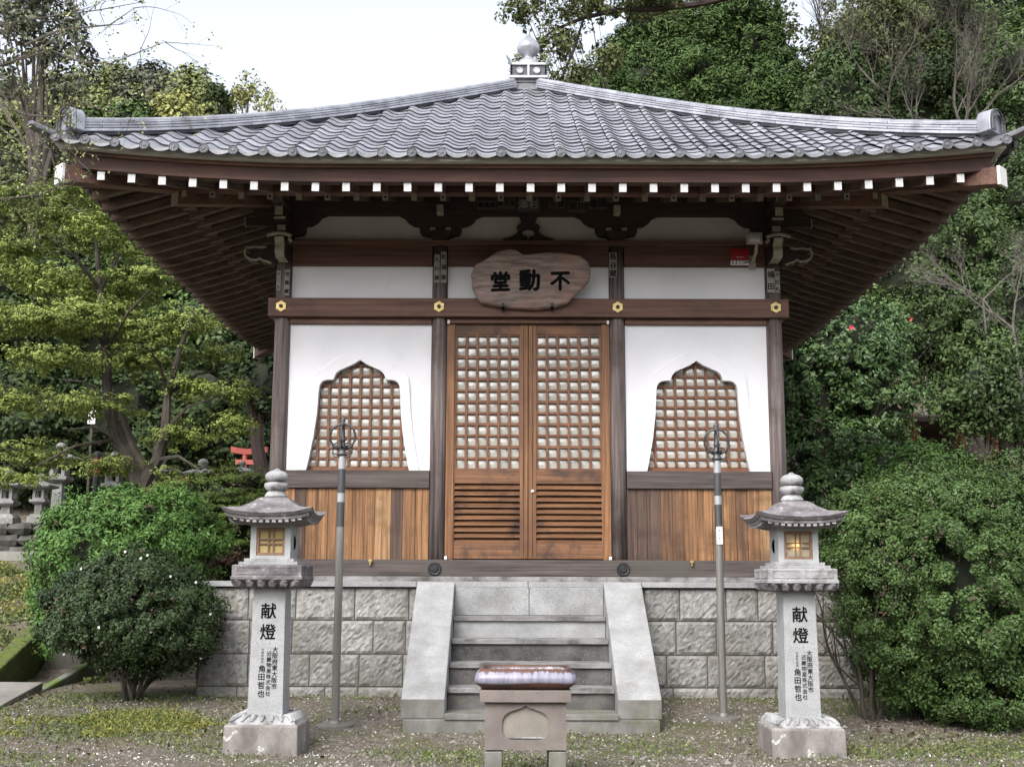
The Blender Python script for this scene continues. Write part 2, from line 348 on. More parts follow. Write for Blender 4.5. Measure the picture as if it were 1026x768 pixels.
def stairs():
    t = T('stone_stairs', 'flight of granite steps between two sloping cheek slabs up to the platform', 'stairs', (0, -1.7, 0))
    tops = [.977, .777, .581, .390]; fr = [-1.235, -1.555, -1.875, -2.195]
    mb = MB(); mb.box(-.728, -.003, -.957, -.90, .98, 1.2488); mb.box(.003, .728, -.957, -.90, .98, 1.2488)
    mb.build('top_riser', M['granite'], t, bevel=.003)
    prev = -.957
    for i, (z, y) in enumerate(zip(tops, fr)):
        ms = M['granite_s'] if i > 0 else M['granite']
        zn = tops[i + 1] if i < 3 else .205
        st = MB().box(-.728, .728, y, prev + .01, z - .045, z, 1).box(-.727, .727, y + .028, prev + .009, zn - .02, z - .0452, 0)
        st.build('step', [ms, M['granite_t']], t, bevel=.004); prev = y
    MB().box(-1.075, 1.075, -2.57, -.96, -.1, .205 - .045).box(-.728, .728, -2.585, -2.16, .1602, .205).build('base_slab', M['granite_d'], t, bevel=.006)
    for s in (-1, 1):
        c = MB().prism([(-.961, 1.300), (-2.50, .322), (-2.50, .161), (-.961, .161)], lambda a, b, d: (d, a, b), s * .731, s * 1.10)
        c.m[3] = 1; c.build('cheek_slab', [M['granite'], M['granite_d']], t, bevel=.008)
stairs()

# ------------------------------------------------------------------ temple hall
HALL = T('temple_hall', 'square wooden temple hall with white walls and grey pyramid tiled roof', 'temple', (0, 2.7, PZ))
CXS = [-2.7, -.975, .975, 2.7]
def S(k, s, t, z):
    if k == 0: return (s, 2.7 - t, z)
    if k == 1: return (t, 2.7 + s, z)
    if k == 2: return (-s, 2.7 + t, z)
    return (-t, 2.7 - s, z)
def sbox(mb, k, s0, s1, t0, t1, z0, z1, m=0):
    p = [S(k, s, t, z) for s, t, z in ((s0, t0, z0), (s1, t1, z1))]
    mb.box(min(p[0][0], p[1][0]), max(p[0][0], p[1][0]), min(p[0][1], p[1][1]), max(p[0][1], p[1][1]), z0, z1, m)
def wood(k): return
# plinth and ground sill
mb = MB().box(-2.92, 2.92, -.22, 5.62, PZ - .001, 1.357); mb.build('plinth_stone', M['granite_t'], HALL, bevel=.006)
mb = MB().box(-2.86, 2.86, -.15, 5.55, 1.3575, 1.532); mb.build('ground_sill', M['sill'], HALL, bevel=.006)
# columns (ring of twelve)
cols = [(x, 0) for x in CXS] + [(x, 5.4) for x in CXS] + [(x, y) for x in (-2.7, 2.7) for y in (1.725, 3.675)]
for i, (x, y) in enumerate(cols):
    mb = MB().tube([(x, y, 1.5322), (x, y, 3.0), (x, y, 4.97)], [.090, .089, .086], 20)
    o = mb.build('column', M['col'], HALL, smooth=False)
    o.data.polygons.foreach_set('use_smooth', [len(p.vertices) == 4 for p in o.data.polygons])
# horizontal members, each side
for k in range(4):
    for nm, z0, z1, t, m in (('waist_beam', 2.292, 2.480, 2.765, 'sill'), ('inner_lintel', 4.09, 4.153, 2.755, 'beam'), ('head_beam', 4.747, 4.968, 2.765, 'beam_red')):
        for a, b in zip(CXS[:-1], CXS[1:]):
            if nm == 'waist_beam' and k == 0 and a < 0 < b: continue
            mb = MB(); sbox(mb, k, a + .086, b - .086, 2.62, t, z0, z1)
            mb.build(nm, M[m], HALL, bevel=.004)
    mb = MB(); e = .145; e2 = e if k % 2 == 0 else -.001
    sbox(mb, k, -2.7 - e2 + (0 if k % 2 == 0 else .115), 2.7 + e2 - (0 if k % 2 == 0 else .115), 2.70 + .02, 2.7 + .135, 4.156, 4.360); mb.build('tie_rail', M['beam'], HALL, bevel=.005)
    mb = MB(); sbox(mb, k, -2.83 if k % 2 == 0 else -2.55, 2.83 if k % 2 == 0 else 2.55, 2.55, 2.7 + .13, 4.970, 5.018); mb.build('wall_plate', M['beam'], HALL, bevel=.004)
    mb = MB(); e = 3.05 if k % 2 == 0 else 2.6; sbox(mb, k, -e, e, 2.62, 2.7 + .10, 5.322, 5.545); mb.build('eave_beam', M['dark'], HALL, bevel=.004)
    # upper plaster and transom plaster
    for a, b in zip(CXS[:-1], CXS[1:]):
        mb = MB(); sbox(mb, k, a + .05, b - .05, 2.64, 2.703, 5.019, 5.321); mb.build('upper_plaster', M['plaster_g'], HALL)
        mb = MB(); sbox(mb, k, a + .05, b - .05, 2.64, 2.708, 4.361, 4.7465); mb.build('transom_panel', M['plaster'], HALL)
        if k > 0:
            mb = MB(); sbox(mb, k, a + .05, b - .05, 2.64, 2.706, 2.481, 4.0895); mb.build('plaster_panel', M['plaster'], HALL)
# dado boards
def dado(k, a, b):
    mb = MB(); x = a + .087; end = b - .087; n = 12; ws = [random.uniform(.7, 1.3) for _ in range(n)]; tot = sum(ws)
    for wv in ws:
        e = x + wv / tot * (b - a - .174); y = random.uniform(-.004, .004)
        sbox(mb, k, x + .0015, e - .0015, 2.66, 2.73 + y, 1.533, 2.2915, random.choice((0, 1, 1, 2, 2, 4, 0, 1, 3, 2))); x = e
    mb.build('dado_boards', [M['dado%d' % q] for q in range(5)], HALL, bevel=.003)
for k in range(4):
    for i, (a, b) in enumerate(zip(CXS[:-1], CXS[1:])):
        if k == 0 and i == 1: continue
        dado(k, a, b)
# front cusped windows
HALF = [(.555, 2.481), (.53, 2.60), (.485, 2.85), (.455, 3.10), (.442, 3.35), (.432, 3.415), (.405, 3.452), (.36, 3.468), (.285, 3.470), (.276, 3.50), (.262, 3.535), (.225, 3.572), (.15, 3.606), (.07, 3.642), (0, 3.690)]
OUTR = [(.660, 2.481), (.640, 2.60), (.595, 2.85), (.563, 3.10), (.548, 3.38), (.532, 3.49), (.495, 3.55), (.44, 3.58), (.375, 3.605), (.345, 3.635), (.315, 3.665), (.265, 3.70), (.17, 3.745), (.075, 3.79), (0, 3.855)]
def arch(off=0.0): return list(OUTR if off else HALF)
def plaster_window(cx):
    a = cx - .8625 + .06; b = cx + .8625 - .06; inn = arch(0)
    op = [(cx + x, z) for x, z in inn] + [(cx - x, z) for x, z in reversed(inn[:-1])]
    poly = [(b, 2.481), (b, 4.0895), (a, 4.0895), (a, 2.481)] + list(reversed(op))
    MB().prism(poly, lambda p, z, d: (p, d, z), -.008, .05).build('plaster_panel', M['plaster'], HALL)
    out = arch(.075); ou = [(cx + x, z) for x, z in out] + [(cx - x, z) for x, z in reversed(out[:-1])]
    band = [(cx + x, z) for x, z in inn] + [(cx - x, z) for x, z in reversed(inn[:-1])] + list(reversed(ou))
    MB().prism(band, lambda p, z, d: (p, d, z), -.034, -.0085).build('window_surround', M['plaster'], HALL, bevel=.003)
    wn = MB().box(cx - .58, cx + .58, .058, .09, 2.47, 2.535)
    win = wn.build('window', M['lat'], HALL)
    lt = MB(); px = .1135
    for i in range(-5, 6): x = cx + (i + .0) * px; lt.box(x - .0125, x + .0125, .045, .075, 2.536, 3.72)
    z = 2.60; j = 0
    for j in range(11): zz = 2.62 + j * .1135; lt.box(cx - .58, cx + .58, .052, .070, zz - .013, zz + .013)
    lt.build('lattice', M['lat'], win)
    pn = MB()
    for i in range(-5, 5):
        for j in range(-1, 10):
            panebulge(pn, cx + (i + .5) * px, 2.62 + (j + .5) * .1135, .054, .054, .082)
    pn.build('panes', M['pane'], win, smooth=True)
def panebulge(mb, cx, cz, hw, hh, y, b=.007):
    n = 6; g = np.linspace(-1, 1, n); tx = random.uniform(-.03, .03) ; tz = random.uniform(-.05, .05)
    mb.grid([[(cx + u * hw, y - b * (1 - u * u) * (1 - v * v) - tx * u * hw - tz * v * hh, cz + v * hh) for u in g] for v in g])
for cx in (-1.8375, 1.8375): plaster_window(cx)
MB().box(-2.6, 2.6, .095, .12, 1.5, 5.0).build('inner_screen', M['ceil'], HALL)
# doors
def doors():
    for s in (-1, 1): MB().box(*sorted((s * .802, s * .888)), -.045, .05, 1.533, 4.0895).build('door_jamb', M['door'], HALL, bevel=.004)
    rod = MB().tube([(-.865, -.075, 4.105), (.865, -.075, 4.105)], .010, 8); rod.build('door_rail', M['beam'], HALL)
    for x in (-.872, .872):
        MB().box(x - .013, x + .013, -.095, -.056, 4.085, 4.125).build('rail_cap', M['white'], HALL, bevel=.003)
        MB().box(x - .014, x + .014, -.125, -.047, 1.534, 1.568).build('door_stop', M['white'], HALL, bevel=.003)
    for s in (-1, 1):
        x0, x1 = (-.801, -.004) if s < 0 else (.004, .801)
        li, lo = .085, .010
        a = x0 + (lo if s < 0 else li); b = x1 - (li if s < 0 else lo)
        d = MB(); y0, y1 = -.03, .02
        d.box(x0, a, y0, y1, 1.545, 4.085) ; d.box(b, x1, y0, y1, 1.545, 4.085)
        leaf = d.build('door', M['door'], HALL, bevel=.003)
        for z0, z1 in ((3.975, 4.085), (2.345, 2.495), (1.545, 1.70)): MB().box(a, b, y0 + .004, y1, z0, z1).build('rail', M['door_h'], leaf, bevel=.002)
        # groove beside the meeting stile
        g = MB(); gx = x1 - .046 if s < 0 else x0 + .046; g.box(gx - .004, gx + .004, -.0325, -.0295, 1.56, 4.07); g.build('stile_groove', M['dark'], leaf)
        lt = MB(); nx, nz = 6, 12; px = (b - a) / nx; pz = (3.975 - 2.495) / nz
        for i in range(nx + 1): x = a + i * px; lt.box(x - .0125, x + .0125, -.022, .010, 2.496, 3.9745)
        for j in range(nz + 1): z = 2.495 + j * pz; hh = .012 if j % 2 else .015; lt.box(a + .001, b - .001, -.016, .006, z - hh, z + hh)
        lt.build('lattice', M['lat'], leaf)
        pn = MB()
        for i in range(nx):
            for j in range(nz): panebulge(pn, a + (i + .5) * px, 2.495 + (j + .5) * pz, px / 2 * .96, pz / 2 * .97, .024)
        pn.build('panes', M['pane'], leaf, smooth=True)
        lv = MB(); n = 10; zz = (2.345 - 1.70) / n
        lv.box(a, b, .012, .018, 1.70, 2.345, 1)
        for j in range(n):
            z = 1.70 + j * zz
            lv.hexa([(a, -.026, z + .002), (a, -.026, z + .018), (a, .010, z + zz * .80), (a, .010, z + zz * .62), (b, -.026, z + .002), (b, -.026, z + .018), (b, .010, z + zz * .80), (b, .010, z + zz * .62)])
        lv.build('louvre', [M['door_h'], M['dark']], leaf)
    k = MB().lathe([(.0, 0), (.016, 0), (.018, .012), (.010, .02), (.0, .022)], n=14)
    k.v = [(x + .048, -.031 - z, y + 2.262) for x, y, z in k.v]; k.build('door_knob', M['wplate'], HALL, smooth=True)
doors()
# round iron bosses and pegs on the sill
for x in (-.985, 1.0):
    p = MB().lathe([(.0, 0), (.066, 0), (.070, .012), (.060, .020), (.050, .016), (.040, .016), (.034, .030), (.0, .032)], n=28)
    p.v = [(a + x, -.151 - c, b + 1.437) for a, b, c in p.v]; p.build('sill_boss', M['iron'], HALL)
for x in (-1.66, 1.72):
    MB().box(x - .018, x + .018, -.19, -.151, 1.500, 1.530).box(x - .008, x + .008, -.185, -.155, 1.47, 1.499).build('sill_peg', M['gold'], HALL, bevel=.003)
# six leaved nail covers
for x in CXS:
    mb = MB(); pl = []
    for i in range(12):
        a = math.pi * i / 6 + math.pi / 6 * 0; r = .064 if i % 2 == 0 else .052; pl.append((r * math.sin(a), r * math.cos(a)))
    mb.prism(pl, lambda a, b, d: (x + a, d, 4.262 + b), -.152, -.1355)
    mb.prism([(.022 * math.cos(a), .022 * math.sin(a)) for a in np.linspace(0, 6.283, 13)[:-1]], lambda a, b, d: (x + a, d, 4.262 + b), -.166, -.1525, 1)
    for i in range(6):
        a = math.pi * i / 3; cxx, czz = .040 * math.sin(a), .040 * math.cos(a)
        mb.prism([(cxx + .011 * math.cos(q), czz + .011 * math.sin(q)) for q in np.linspace(0, 6.283, 9)[:-1]], lambda a_, b_, d: (x + a_, d, 4.262 + b_), -.157, -.1525, 0)
    mb.build('nail_cover', [M['gold'], M['iron']], HALL, bevel=.002)
# bracket complexes over the columns
def bracket(x, corner):
    mb = MB()
    # bearing block
    mb.prism([(-.105, 5.14), (.105, 5.14), (.105, 5.075), (.07, 5.019), (-.07, 5.019), (-.105, 5.075)], lambda a, b, d: (x + a, d, b), -.11, .06)
    arm = [(-.20, 5.09), (-.12, 5.075), (.12, 5.075), (.20, 5.09), (.23, 5.13), (.235, 5.19), (.30, 5.20), (.36, 5.24), (.40, 5.29), (.47, 5.321), (-.47, 5.321), (-.40, 5.29), (-.36, 5.24), (-.30, 5.20), (-.235, 5.19), (-.23, 5.13)]
    lo, hi = (-10, 10)
    if corner: arm = [(max(-.12, a) if x < 0 else min(.12, a), b) for a, b in arm]
    mb.prism(arm, lambda a, b, d: (x + a, d, b), -.075, -.004)
    o = mb.build('bracket', M['dark'], HALL, bevel=.004)
    if not corner:
        MB().box(x - .036, x + .036, -.23, -.101, 5.30, 5.395).build('beam_nose', [M['grayend']], o, bevel=.008)
        q = MB()
        for s in (-1, 1): q.box(x + s * .085 - .03, x + s * .085 + .03, -.10, -.076, 5.142, 5.172)
        q.build('bearing_pad', M['grayend'], o, bevel=.003)
for x in CXS: bracket(x, abs(x) > 2)
# frog-leg strut in the middle
hf = [(0, 5.321), (.10, 5.318), (.085, 5.27), (.07, 5.24), (.115, 5.215), (.13, 5.185), (.10, 5.165), (.14, 5.11), (.20, 5.075), (.27, 5.055), (.30, 5.030), (.29, 5.0185)]
mb = MB()
for s in (-1, 1):
    poly = [(s * a, b) for a, b in hf] + [(s * .12, 5.0185), (s * .07, 5.05)] + [(s * .068 * math.sin(q), 5.125 - .048 * math.cos(q)) for q in np.linspace(.2, 3.1, 9)] + [(0, 5.174)]
    mb.prism(poly, lambda a, b, d: (a, d, b), -.065, -.004)
mb.box(-.10, .10, -.0652, -.005, 5.019, 5.055)
mb.build('frog_leg_strut', M['dark'], HALL)
# corner nosings: curled side nose and stepped front nose
def corner_nose(s):
    x = s * 2.7
    side = [(0, 4.76), (0, 4.96), (.13, 4.965), (.25, 4.94), (.33, 4.955), (.345, 4.925), (.30, 4.905), (.22, 4.915), (.17, 4.895), (.20, 4.865), (.27, 4.87), (.335, 4.885), (.345, 4.84), (.29, 4.80), (.22, 4.79), (.17, 4.81), (.14, 4.775), (.08, 4.76)]
    mb = MB().prism(side, lambda a, b, d: (x + s * (a + .085), d, b), -.06, .06, 0)
    o = mb.build('side_nose', M['dark'], HALL)
    # pale painted outlines of the curl
    st = MB()
    up = [(.20, 4.955), (.26, 4.945), (.33, 4.955), (.40, 4.94), (.43, 4.955)]
    lo = [(.425, 4.93), (.44, 4.885), (.425, 4.845), (.37, 4.81), (.31, 4.80), (.27, 4.822), (.24, 4.80), (.19, 4.785), (.14, 4.765)]
    for pl in (up, lo): st.tube([(x + s * a, -.064, b) for a, b in pl], [.013] * len(pl), 6)
    for pl in (up, lo): st.tube([(x + s * a, .064, b) for a, b in pl], [.013] * len(pl), 6)
    st.build('curl_line', M['grayend'], o)
    fr = MB()
    prof = [(-.02, 4.77), (-.02, 4.965), (-.30, 4.965), (-.36, 4.995), (-.40, 4.975), (-.36, 4.93), (-.33, 4.90), (-.345, 4.85), (-.34, 4.80), (-.28, 4.77)]
    fr.prism(prof, lambda a, b, d: (x + d, a, b), -.052, .052, 1, 0)
    fn = fr.build('front_nose', [M['grayend'], M['dark']], HALL, bevel=.004)
    pa = MB().tube([(x + a, -.39 , 4.985 + .03 * math.cos(a / .13 * 1.5)) for a in np.linspace(-.13, .13, 9)], [.020] * 9, 6)
    pa.tube([(x + s * -.10, -.37, 4.965), (x + s * -.13, -.36, 4.93)], [.015, .02], 6)
    pa.build('curl_line', M['grayend'], fn)
    # small stacked arm ends towards the eave
    ar = MB()
    for (z0, z1, y0, hw, m) in ((5.075, 5.135, -.30, .045, 0), (5.175, 5.20, -.40, .062, 0), (5.205, 5.30, -.46, .042, 0), (5.32, 5.385, -.62, .065, 0)):
        ar.box(x - hw, x + hw, y0 + .012, -.08, z0, z1, 1); ar.box(x - hw, x + hw, y0, y0 + .0115, z0, z1, 0)
    for (z0, z1, y0, hw, m) in ((5.205, 5.30, .46, .042, 0),):
        xx = sorted((x + s * .10, x + s * (y0 - .012))); ar.box(xx[0], xx[1], -hw, hw, z0, z1, 1)
        xx = sorted((x + s * (y0 - .0115), x + s * y0)); ar.box(xx[0], xx[1], -hw, hw, z0, z1, 0)
    ar.build('corner_arms', [M['grayend'], M['dark']], HALL, bevel=.003)
for s in (-1, 1): corner_nose(s)

# ---- eaves
def rise(s): return .15 * (max(0, abs(s) - 2) / 2.6) ** 1.8
SP = .2984
def zbase(t): return 5.575 - .318 * (t - 2.7)          # top line of base rafters
def zfly(t): return 5.118 + .30 * (4.45 - t)           # top line of flying rafters
def rafter(mb, k, s, t0, t1, hw, h, zf, mend):
    v = []
    for t in (t1, t0):
        z = zf(t) + rise(s) * (t / 4.5 if zf is zfly else .55)
        v += [S(k, s - hw, t, z - h), S(k, s + hw, t, z - h), S(k, s + hw, t, z), S(k, s - hw, t, z)]
    mb.hexa(v, 0); mb.m[-6] = mend
for k in (0, 1, 3):
    for i in range(-14, 15):
        s = i * SP; mb = MB(); rafter(mb, k, s, max(3.6, abs(s) + .06), 4.45, .036, .088, zfly, 1)
        mb.build('flying_rafter', [M['raft'], M['white']], HALL)
    for i in range(-12, 13):
        s = i * SP; mb = MB(); rafter(mb, k, s, max(2.6, abs(s) + .05), 3.70, .030, .075, zbase, 1)
        if i % 2:
            a = S(k, s, 3.7005, 0); z = zbase(3.7) + rise(s) * .55 - .037
            q = [S(k, s + .013 * math.cos(g), 3.702, z + .013 * math.sin(g)) for g in np.linspace(0, 6.283, 9)[:-1]]
            mb.add(q, [tuple(range(8))], 2)
        mb.build('base_rafter', [M['raft'], M['grayend'], M['ink']], HALL)
def strip(mb, k, t0, t1, z0f, z1f, m=0, n=48):
    """bar of constant section following the eave curve; z0f,z1f(s)"""
    L = []
    ss = np.linspace(-1, 1, n)
    for u in ss:
        a, b = u * t0, u * t1
        L.append([S(k, a, t0, z0f(a)), S(k, b, t1, z0f(b)), S(k, b, t1, z1f(b)), S(k, a, t0, z1f(a))])
    mb.loft(L, m)
for k in range(4):
    mb = MB(); strip(mb, k, 3.60, 3.74, lambda s: zbase(3.70) + .002 + rise(s) * .6, lambda s: zbase(3.7) + .075 + rise(s) * .7); mb.build('eave_purlin', M['beam_red'], HALL)
    mb = MB(); strip(mb, k, 4.36, 4.475, lambda s: 5.120 + rise(s), lambda s: 5.270 + rise(s)); mb.build('eave_edge_beam', M['eave_wood'], HALL)
    mb = MB(); strip(mb, k, 4.476, 4.505, lambda s: 5.250 + rise(s), lambda s: 5.288 + rise(s)); mb.build('eave_bead', M['beam'], HALL)
    mb = MB(); strip(mb, k, 4.40, 4.585, lambda s: 5.2885 + rise(s), lambda s: 5.340 + rise(s)); mb.build('fascia_board', M['facia'], HALL)
    # boards over the rafters
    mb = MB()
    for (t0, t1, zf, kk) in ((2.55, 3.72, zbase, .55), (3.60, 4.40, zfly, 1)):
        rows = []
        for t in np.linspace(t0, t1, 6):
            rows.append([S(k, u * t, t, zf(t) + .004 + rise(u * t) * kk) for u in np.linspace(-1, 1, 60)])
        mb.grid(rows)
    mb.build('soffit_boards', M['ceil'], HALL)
# hip rafters
for sx, sy in ((-1, -1), (1, -1), (-1, 1), (1, 1)):
    def D(t, lat, z):
        c = (0, 2.7); q = lat / math.sqrt(2)
        return (c[0] + sx * t + q * (1), c[1] + sy * t - q * (sx * sy), z)
    for nm, t0, t1, hw, zt0, zb0, zt1, zb1, me_ in (('hip_rafter', 3.4, 4.545, .075, 5.50, 5.33, 5.247, 5.075, 'grayend2'), ('base_hip_rafter', 2.5, 3.68, .07, 5.66, 5.50, 5.31, 5.13, 'grayend')):
        v = []
        for t, zb, zt in ((t1, zb1, zt1), (t0, zb0, zt0)):
            v += [D(t, -hw, zb), D(t, hw, zb), D(t, hw, zt), D(t, -hw, zt)]
        mb = MB(); mb.hexa(v, 0); mb.m[-6] = 1
        o = mb.build(nm, [M['beam'], M['white'] if nm == 'hip_rafter' else M['grayend']], HALL, bevel=.004)
        if nm == 'hip_rafter':
            cp = MB(); v = []
            for t in (4.552, 4.532): v += [D(t, -.08, 5.07), D(t, .08, 5.07), D(t, .08, 5.256), D(t, -.08, 5.256)]
            cp.hexa(v); cp.build('end_cap', M['white'], o)

# ---- roof surface
def zroof(s, t):
    u = 4.65 - t
    return 5.312 + .52 * u + .0127 * u * u + rise(s)
TW, ROWU, NR = .2846, .2125, 21
PV = [0, .05, .10, .16, .23, .31, .39, .48, .58, .70, .82, .92, 1.0]
PH = [.036, .047, .053, .053, .046, .033, .019, .008, .001, .000, .005, .011, .016]
def roof_side(k):
    V = []; Fc = []; Mi = []
    r = np.random.default_rng(50 + k)
    for i in range(NR):
        u0 = i * ROWU; u1 = u0 + ROWU + .03
        for j in range(-17, 18):
            sa = j * TW - .14 * TW; dz = r.normal(0, .0022); du = r.normal(0, .004); roll = r.normal(0, .003)
            tt = 4.65 - u0
            if abs(j * TW) - TW > tt: continue
            ring = []
            for (uu, lift) in ((u0 + du + .022, .000), (u0 + du, .019), (u0 + ROWU * .5 + du, .010), (u1, .001)):
                t = 4.65 - uu
                if t < .05: t = .05
                row = []
                for q, (pv, ph) in enumerate(zip(PV, PH)):
                    s = sa + pv * TW; sc_ = max(-t, min(t, s))
                    row.append(S(k, sc_, t, zroof(sc_, t) + ph + lift + dz + roll * pv - (.012 if lift == 0 else 0)))
                ring.append(row)
            base = len(V)
            for row in ring: V += row
            n = len(PV)
            for a in range(3):
                for b in range(n - 1):
                    q = base + a * n + b
                    p0, p1 = V[q], V[q + 1]
                    if abs(p0[0] - p1[0]) + abs(p0[1] - p1[1]) < 1e-6 and abs(V[q + n][0] - V[q + n + 1][0]) + abs(V[q + n][1] - V[q + n + 1][1]) < 1e-6: continue
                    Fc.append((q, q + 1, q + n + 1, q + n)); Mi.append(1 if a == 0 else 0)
    return V, Fc, Mi
mb = MB()
for k in range(4):
    V, Fc, Mi = roof_side(k); mb.add(V, Fc, 0); mb.m[-len(Mi):] = Mi
ROOF = mb.build('roof', [M['tile'], M['tile_shade']], HALL)
# solid bed under tiles
mb = MB()
for k in range(4):
    rows = []
    for t in np.linspace(4.60, .05, 16): rows.append([S(k, u * t, t, zroof(u * t, t) - .016) for u in np.linspace(-1, 1, 40)])
    mb.grid(rows)
mb.build('tile_bed', M['tile_shade'], ROOF)
# eave tiles with round ends and drooping lips
for k in range(4):
    mb = MB()
    for j in range(-16, 17):
        s0 = j * TW; z = zroof(s0, 4.65) + .030; t = 4.667
        if abs(s0) < 4.6:
            n = 18
            for r0, r1, d0, d1 in ((.050, .050, 0, .028), (.050, .044, .028, .033), (.044, .038, .033, .025), (.038, .020, .025, .025), (.020, .010, .025, .032), (.010, .0005, .032, .032)):
                a = [S(k, s0 + r0 * math.cos(g), t + d0 - .01, z + r0 * math.sin(g)) for g in np.linspace(0, 6.2832, n + 1)[:-1]]
                b = [S(k, s0 + r1 * math.cos(g), t + d1 - .01, z + r1 * math.sin(g)) for g in np.linspace(0, 6.2832, n + 1)[:-1]]
                mb.loft([a, b], 0, cap=False)
            for g in np.linspace(0, 6.2832, 9)[:-1]:
                cs, cz = s0 + .028 * math.cos(g), z + .028 * math.sin(g)
                mb.loft([[S(k, cs + rr * math.cos(h), t + dd - .01, cz + rr * math.sin(h)) for h in np.linspace(0, 6.2832, 6)[:-1]] for rr, dd in ((.006, .024), (.004, .031))], 0)
        a, b = [], []
        up, lo, up2, lo2 = [], [], [], []
        for q in np.linspace(0, 1, 11):
            s = s0 + .036 + q * (TW - .072)
            if abs(s) > 4.64: s = math.copysign(4.64, s)
            ph = np.interp((.14 + .12 + q * .76) % 1.0 if (.14 + .12 + q * .76) < 1 else 1.0, PV, PH)
            zz = zroof(s, 4.65) + ph + .012
            drop = .020 + .016 * math.sin(math.pi * q) ** .7
            up.append(S(k, s, 4.672, zz)); lo.append(S(k, s, 4.680, zz - drop)); lo2.append(S(k, s, 4.662, zz - drop)); up2.append(S(k, s, 4.650, zz + .004))
        if abs(s0 + TW / 2) < 4.66:
            mb.grid([up2, up, lo, lo2])
    mb.build('eave_tiles', M['tile_lip'], ROOF, smooth=False)
# hip ridges: stacked flat tiles under a round cap
for sx, sy in ((-1, -1), (1, -1), (-1, 1), (1, 1)):
    mb = MB()
    def D(t, lat, z):
        q = lat / math.sqrt(2); return (sx * t + q, 2.7 + sy * t - q * sx * sy, z)
    def zr(t): return zroof(t, t) + .03 + .03 * max(0, (t - 3.2) / 1.3) ** 2
    layers = [(.100, .002, .028), (.095, .038, .059), (.089, .068, .088), (.084, .097, .114)]
    prev_ = 4.40
    for t_ in np.linspace(4.0, .2, 20): mb.hexa([D(x, l, zr(x) + z) for x in (prev_, t_) for l, z in ((-.070, -.03), (.070, -.03), (.070, .12), (-.070, .12))], 1); prev_ = t_
    for li, (hw, z0, z1) in enumerate(layers):
        t = 4.42 - li * .0; off = (li % 2) * .13
        t -= off
        if off:
            a, b = 4.42, 4.42 - off + .004; mb.hexa([D(x, l, zr(x) + z) for x in (a, b) for l, z in ((-hw, z0), (hw, z0), (hw, z1), (-hw, z1))])
        while t > .22:
            a, b = t, max(.2, t - .262); j = random.uniform(-.003, .003)
            mb.hexa([D(x, l + j, zr(x) + z) for x in (a, b) for l, z in ((-hw, z0), (hw, z0), (hw, z1), (-hw, z1))]); t -= .266
    t = 4.43
    while t > .22:
        a, b = t, max(.2, t - .33); L = []
        for x, rr in ((a, .072), (b, .066)):
            L.append([D(x, rr * math.cos(g), zr(x) + .119 + rr * .62 * math.sin(g)) for g in np.linspace(0, math.pi, 9)])
        mb.loft(L); t -= .325
    o = mb.build('hip_ridge', [M['tile'], M['tile_shade']], ROOF)
    # ogre-end tile
    e = MB(); z = zr(4.42); W_, H_ = .135, .235
    def archp(w_, h_, b_=0): return [(-w_, b_), (w_, b_), (w_, h_ - w_)] + [(w_ * math.cos(g), h_ - w_ + w_ * math.sin(g)) for g in np.linspace(.2, math.pi - .2, 9)] + [(-w_, h_ - w_)]
    out = archp(W_, .245); inn = archp(.095, .225, 0)
    e.prism(out, lambda a, b, d: D(4.43 + d, a * (1 + d * 1.5), z - .015 + b), 0, .10)
    o2 = e.build('ridge_end_tile', M['tile'], ROOF, bevel=.006)
    f = MB()
    for w_, h_, dd in ((.118, .230, .112), (.072, .175, .112)):
        pl = archp(w_, h_)[1:] + [(-w_, 0)]
        f.tube([D(4.43 + dd, a * 1.15, z - .01 + b) for a, b in pl], [.012] * len(pl), 6)
    for g in np.linspace(0, math.pi, 9): f.tube([D(4.535, .1 * 1.1 * math.cos(g), z + .12 + .1 * math.sin(g)), D(4.548, .1 * 1.1 * math.cos(g), z + .12 + .1 * math.sin(g))], [.010, .008], 6)
    f.build('ridge_end_tile_relief', M['tile_shade'], o2) if False else f.build('end_tile_relief', M['tile_shade'], ROOF)
    # upswept corner tile
    c = MB(); L = []
    for x, z_, rr in ((4.40, 0, .07), (4.58, .01, .072), (4.68, .035, .066), (4.76, .065, .055), (4.775, .07, .04)):
        L.append([D(x, rr * math.cos(g), zroof(4.6, 4.6) + .02 + z_ + rr * .8 * math.sin(g)) for g in np.linspace(-.3, math.pi + .3, 10)])
    c.loft(L); c.build('corner_tile', M['tile_lip'], ROOF, smooth=False)
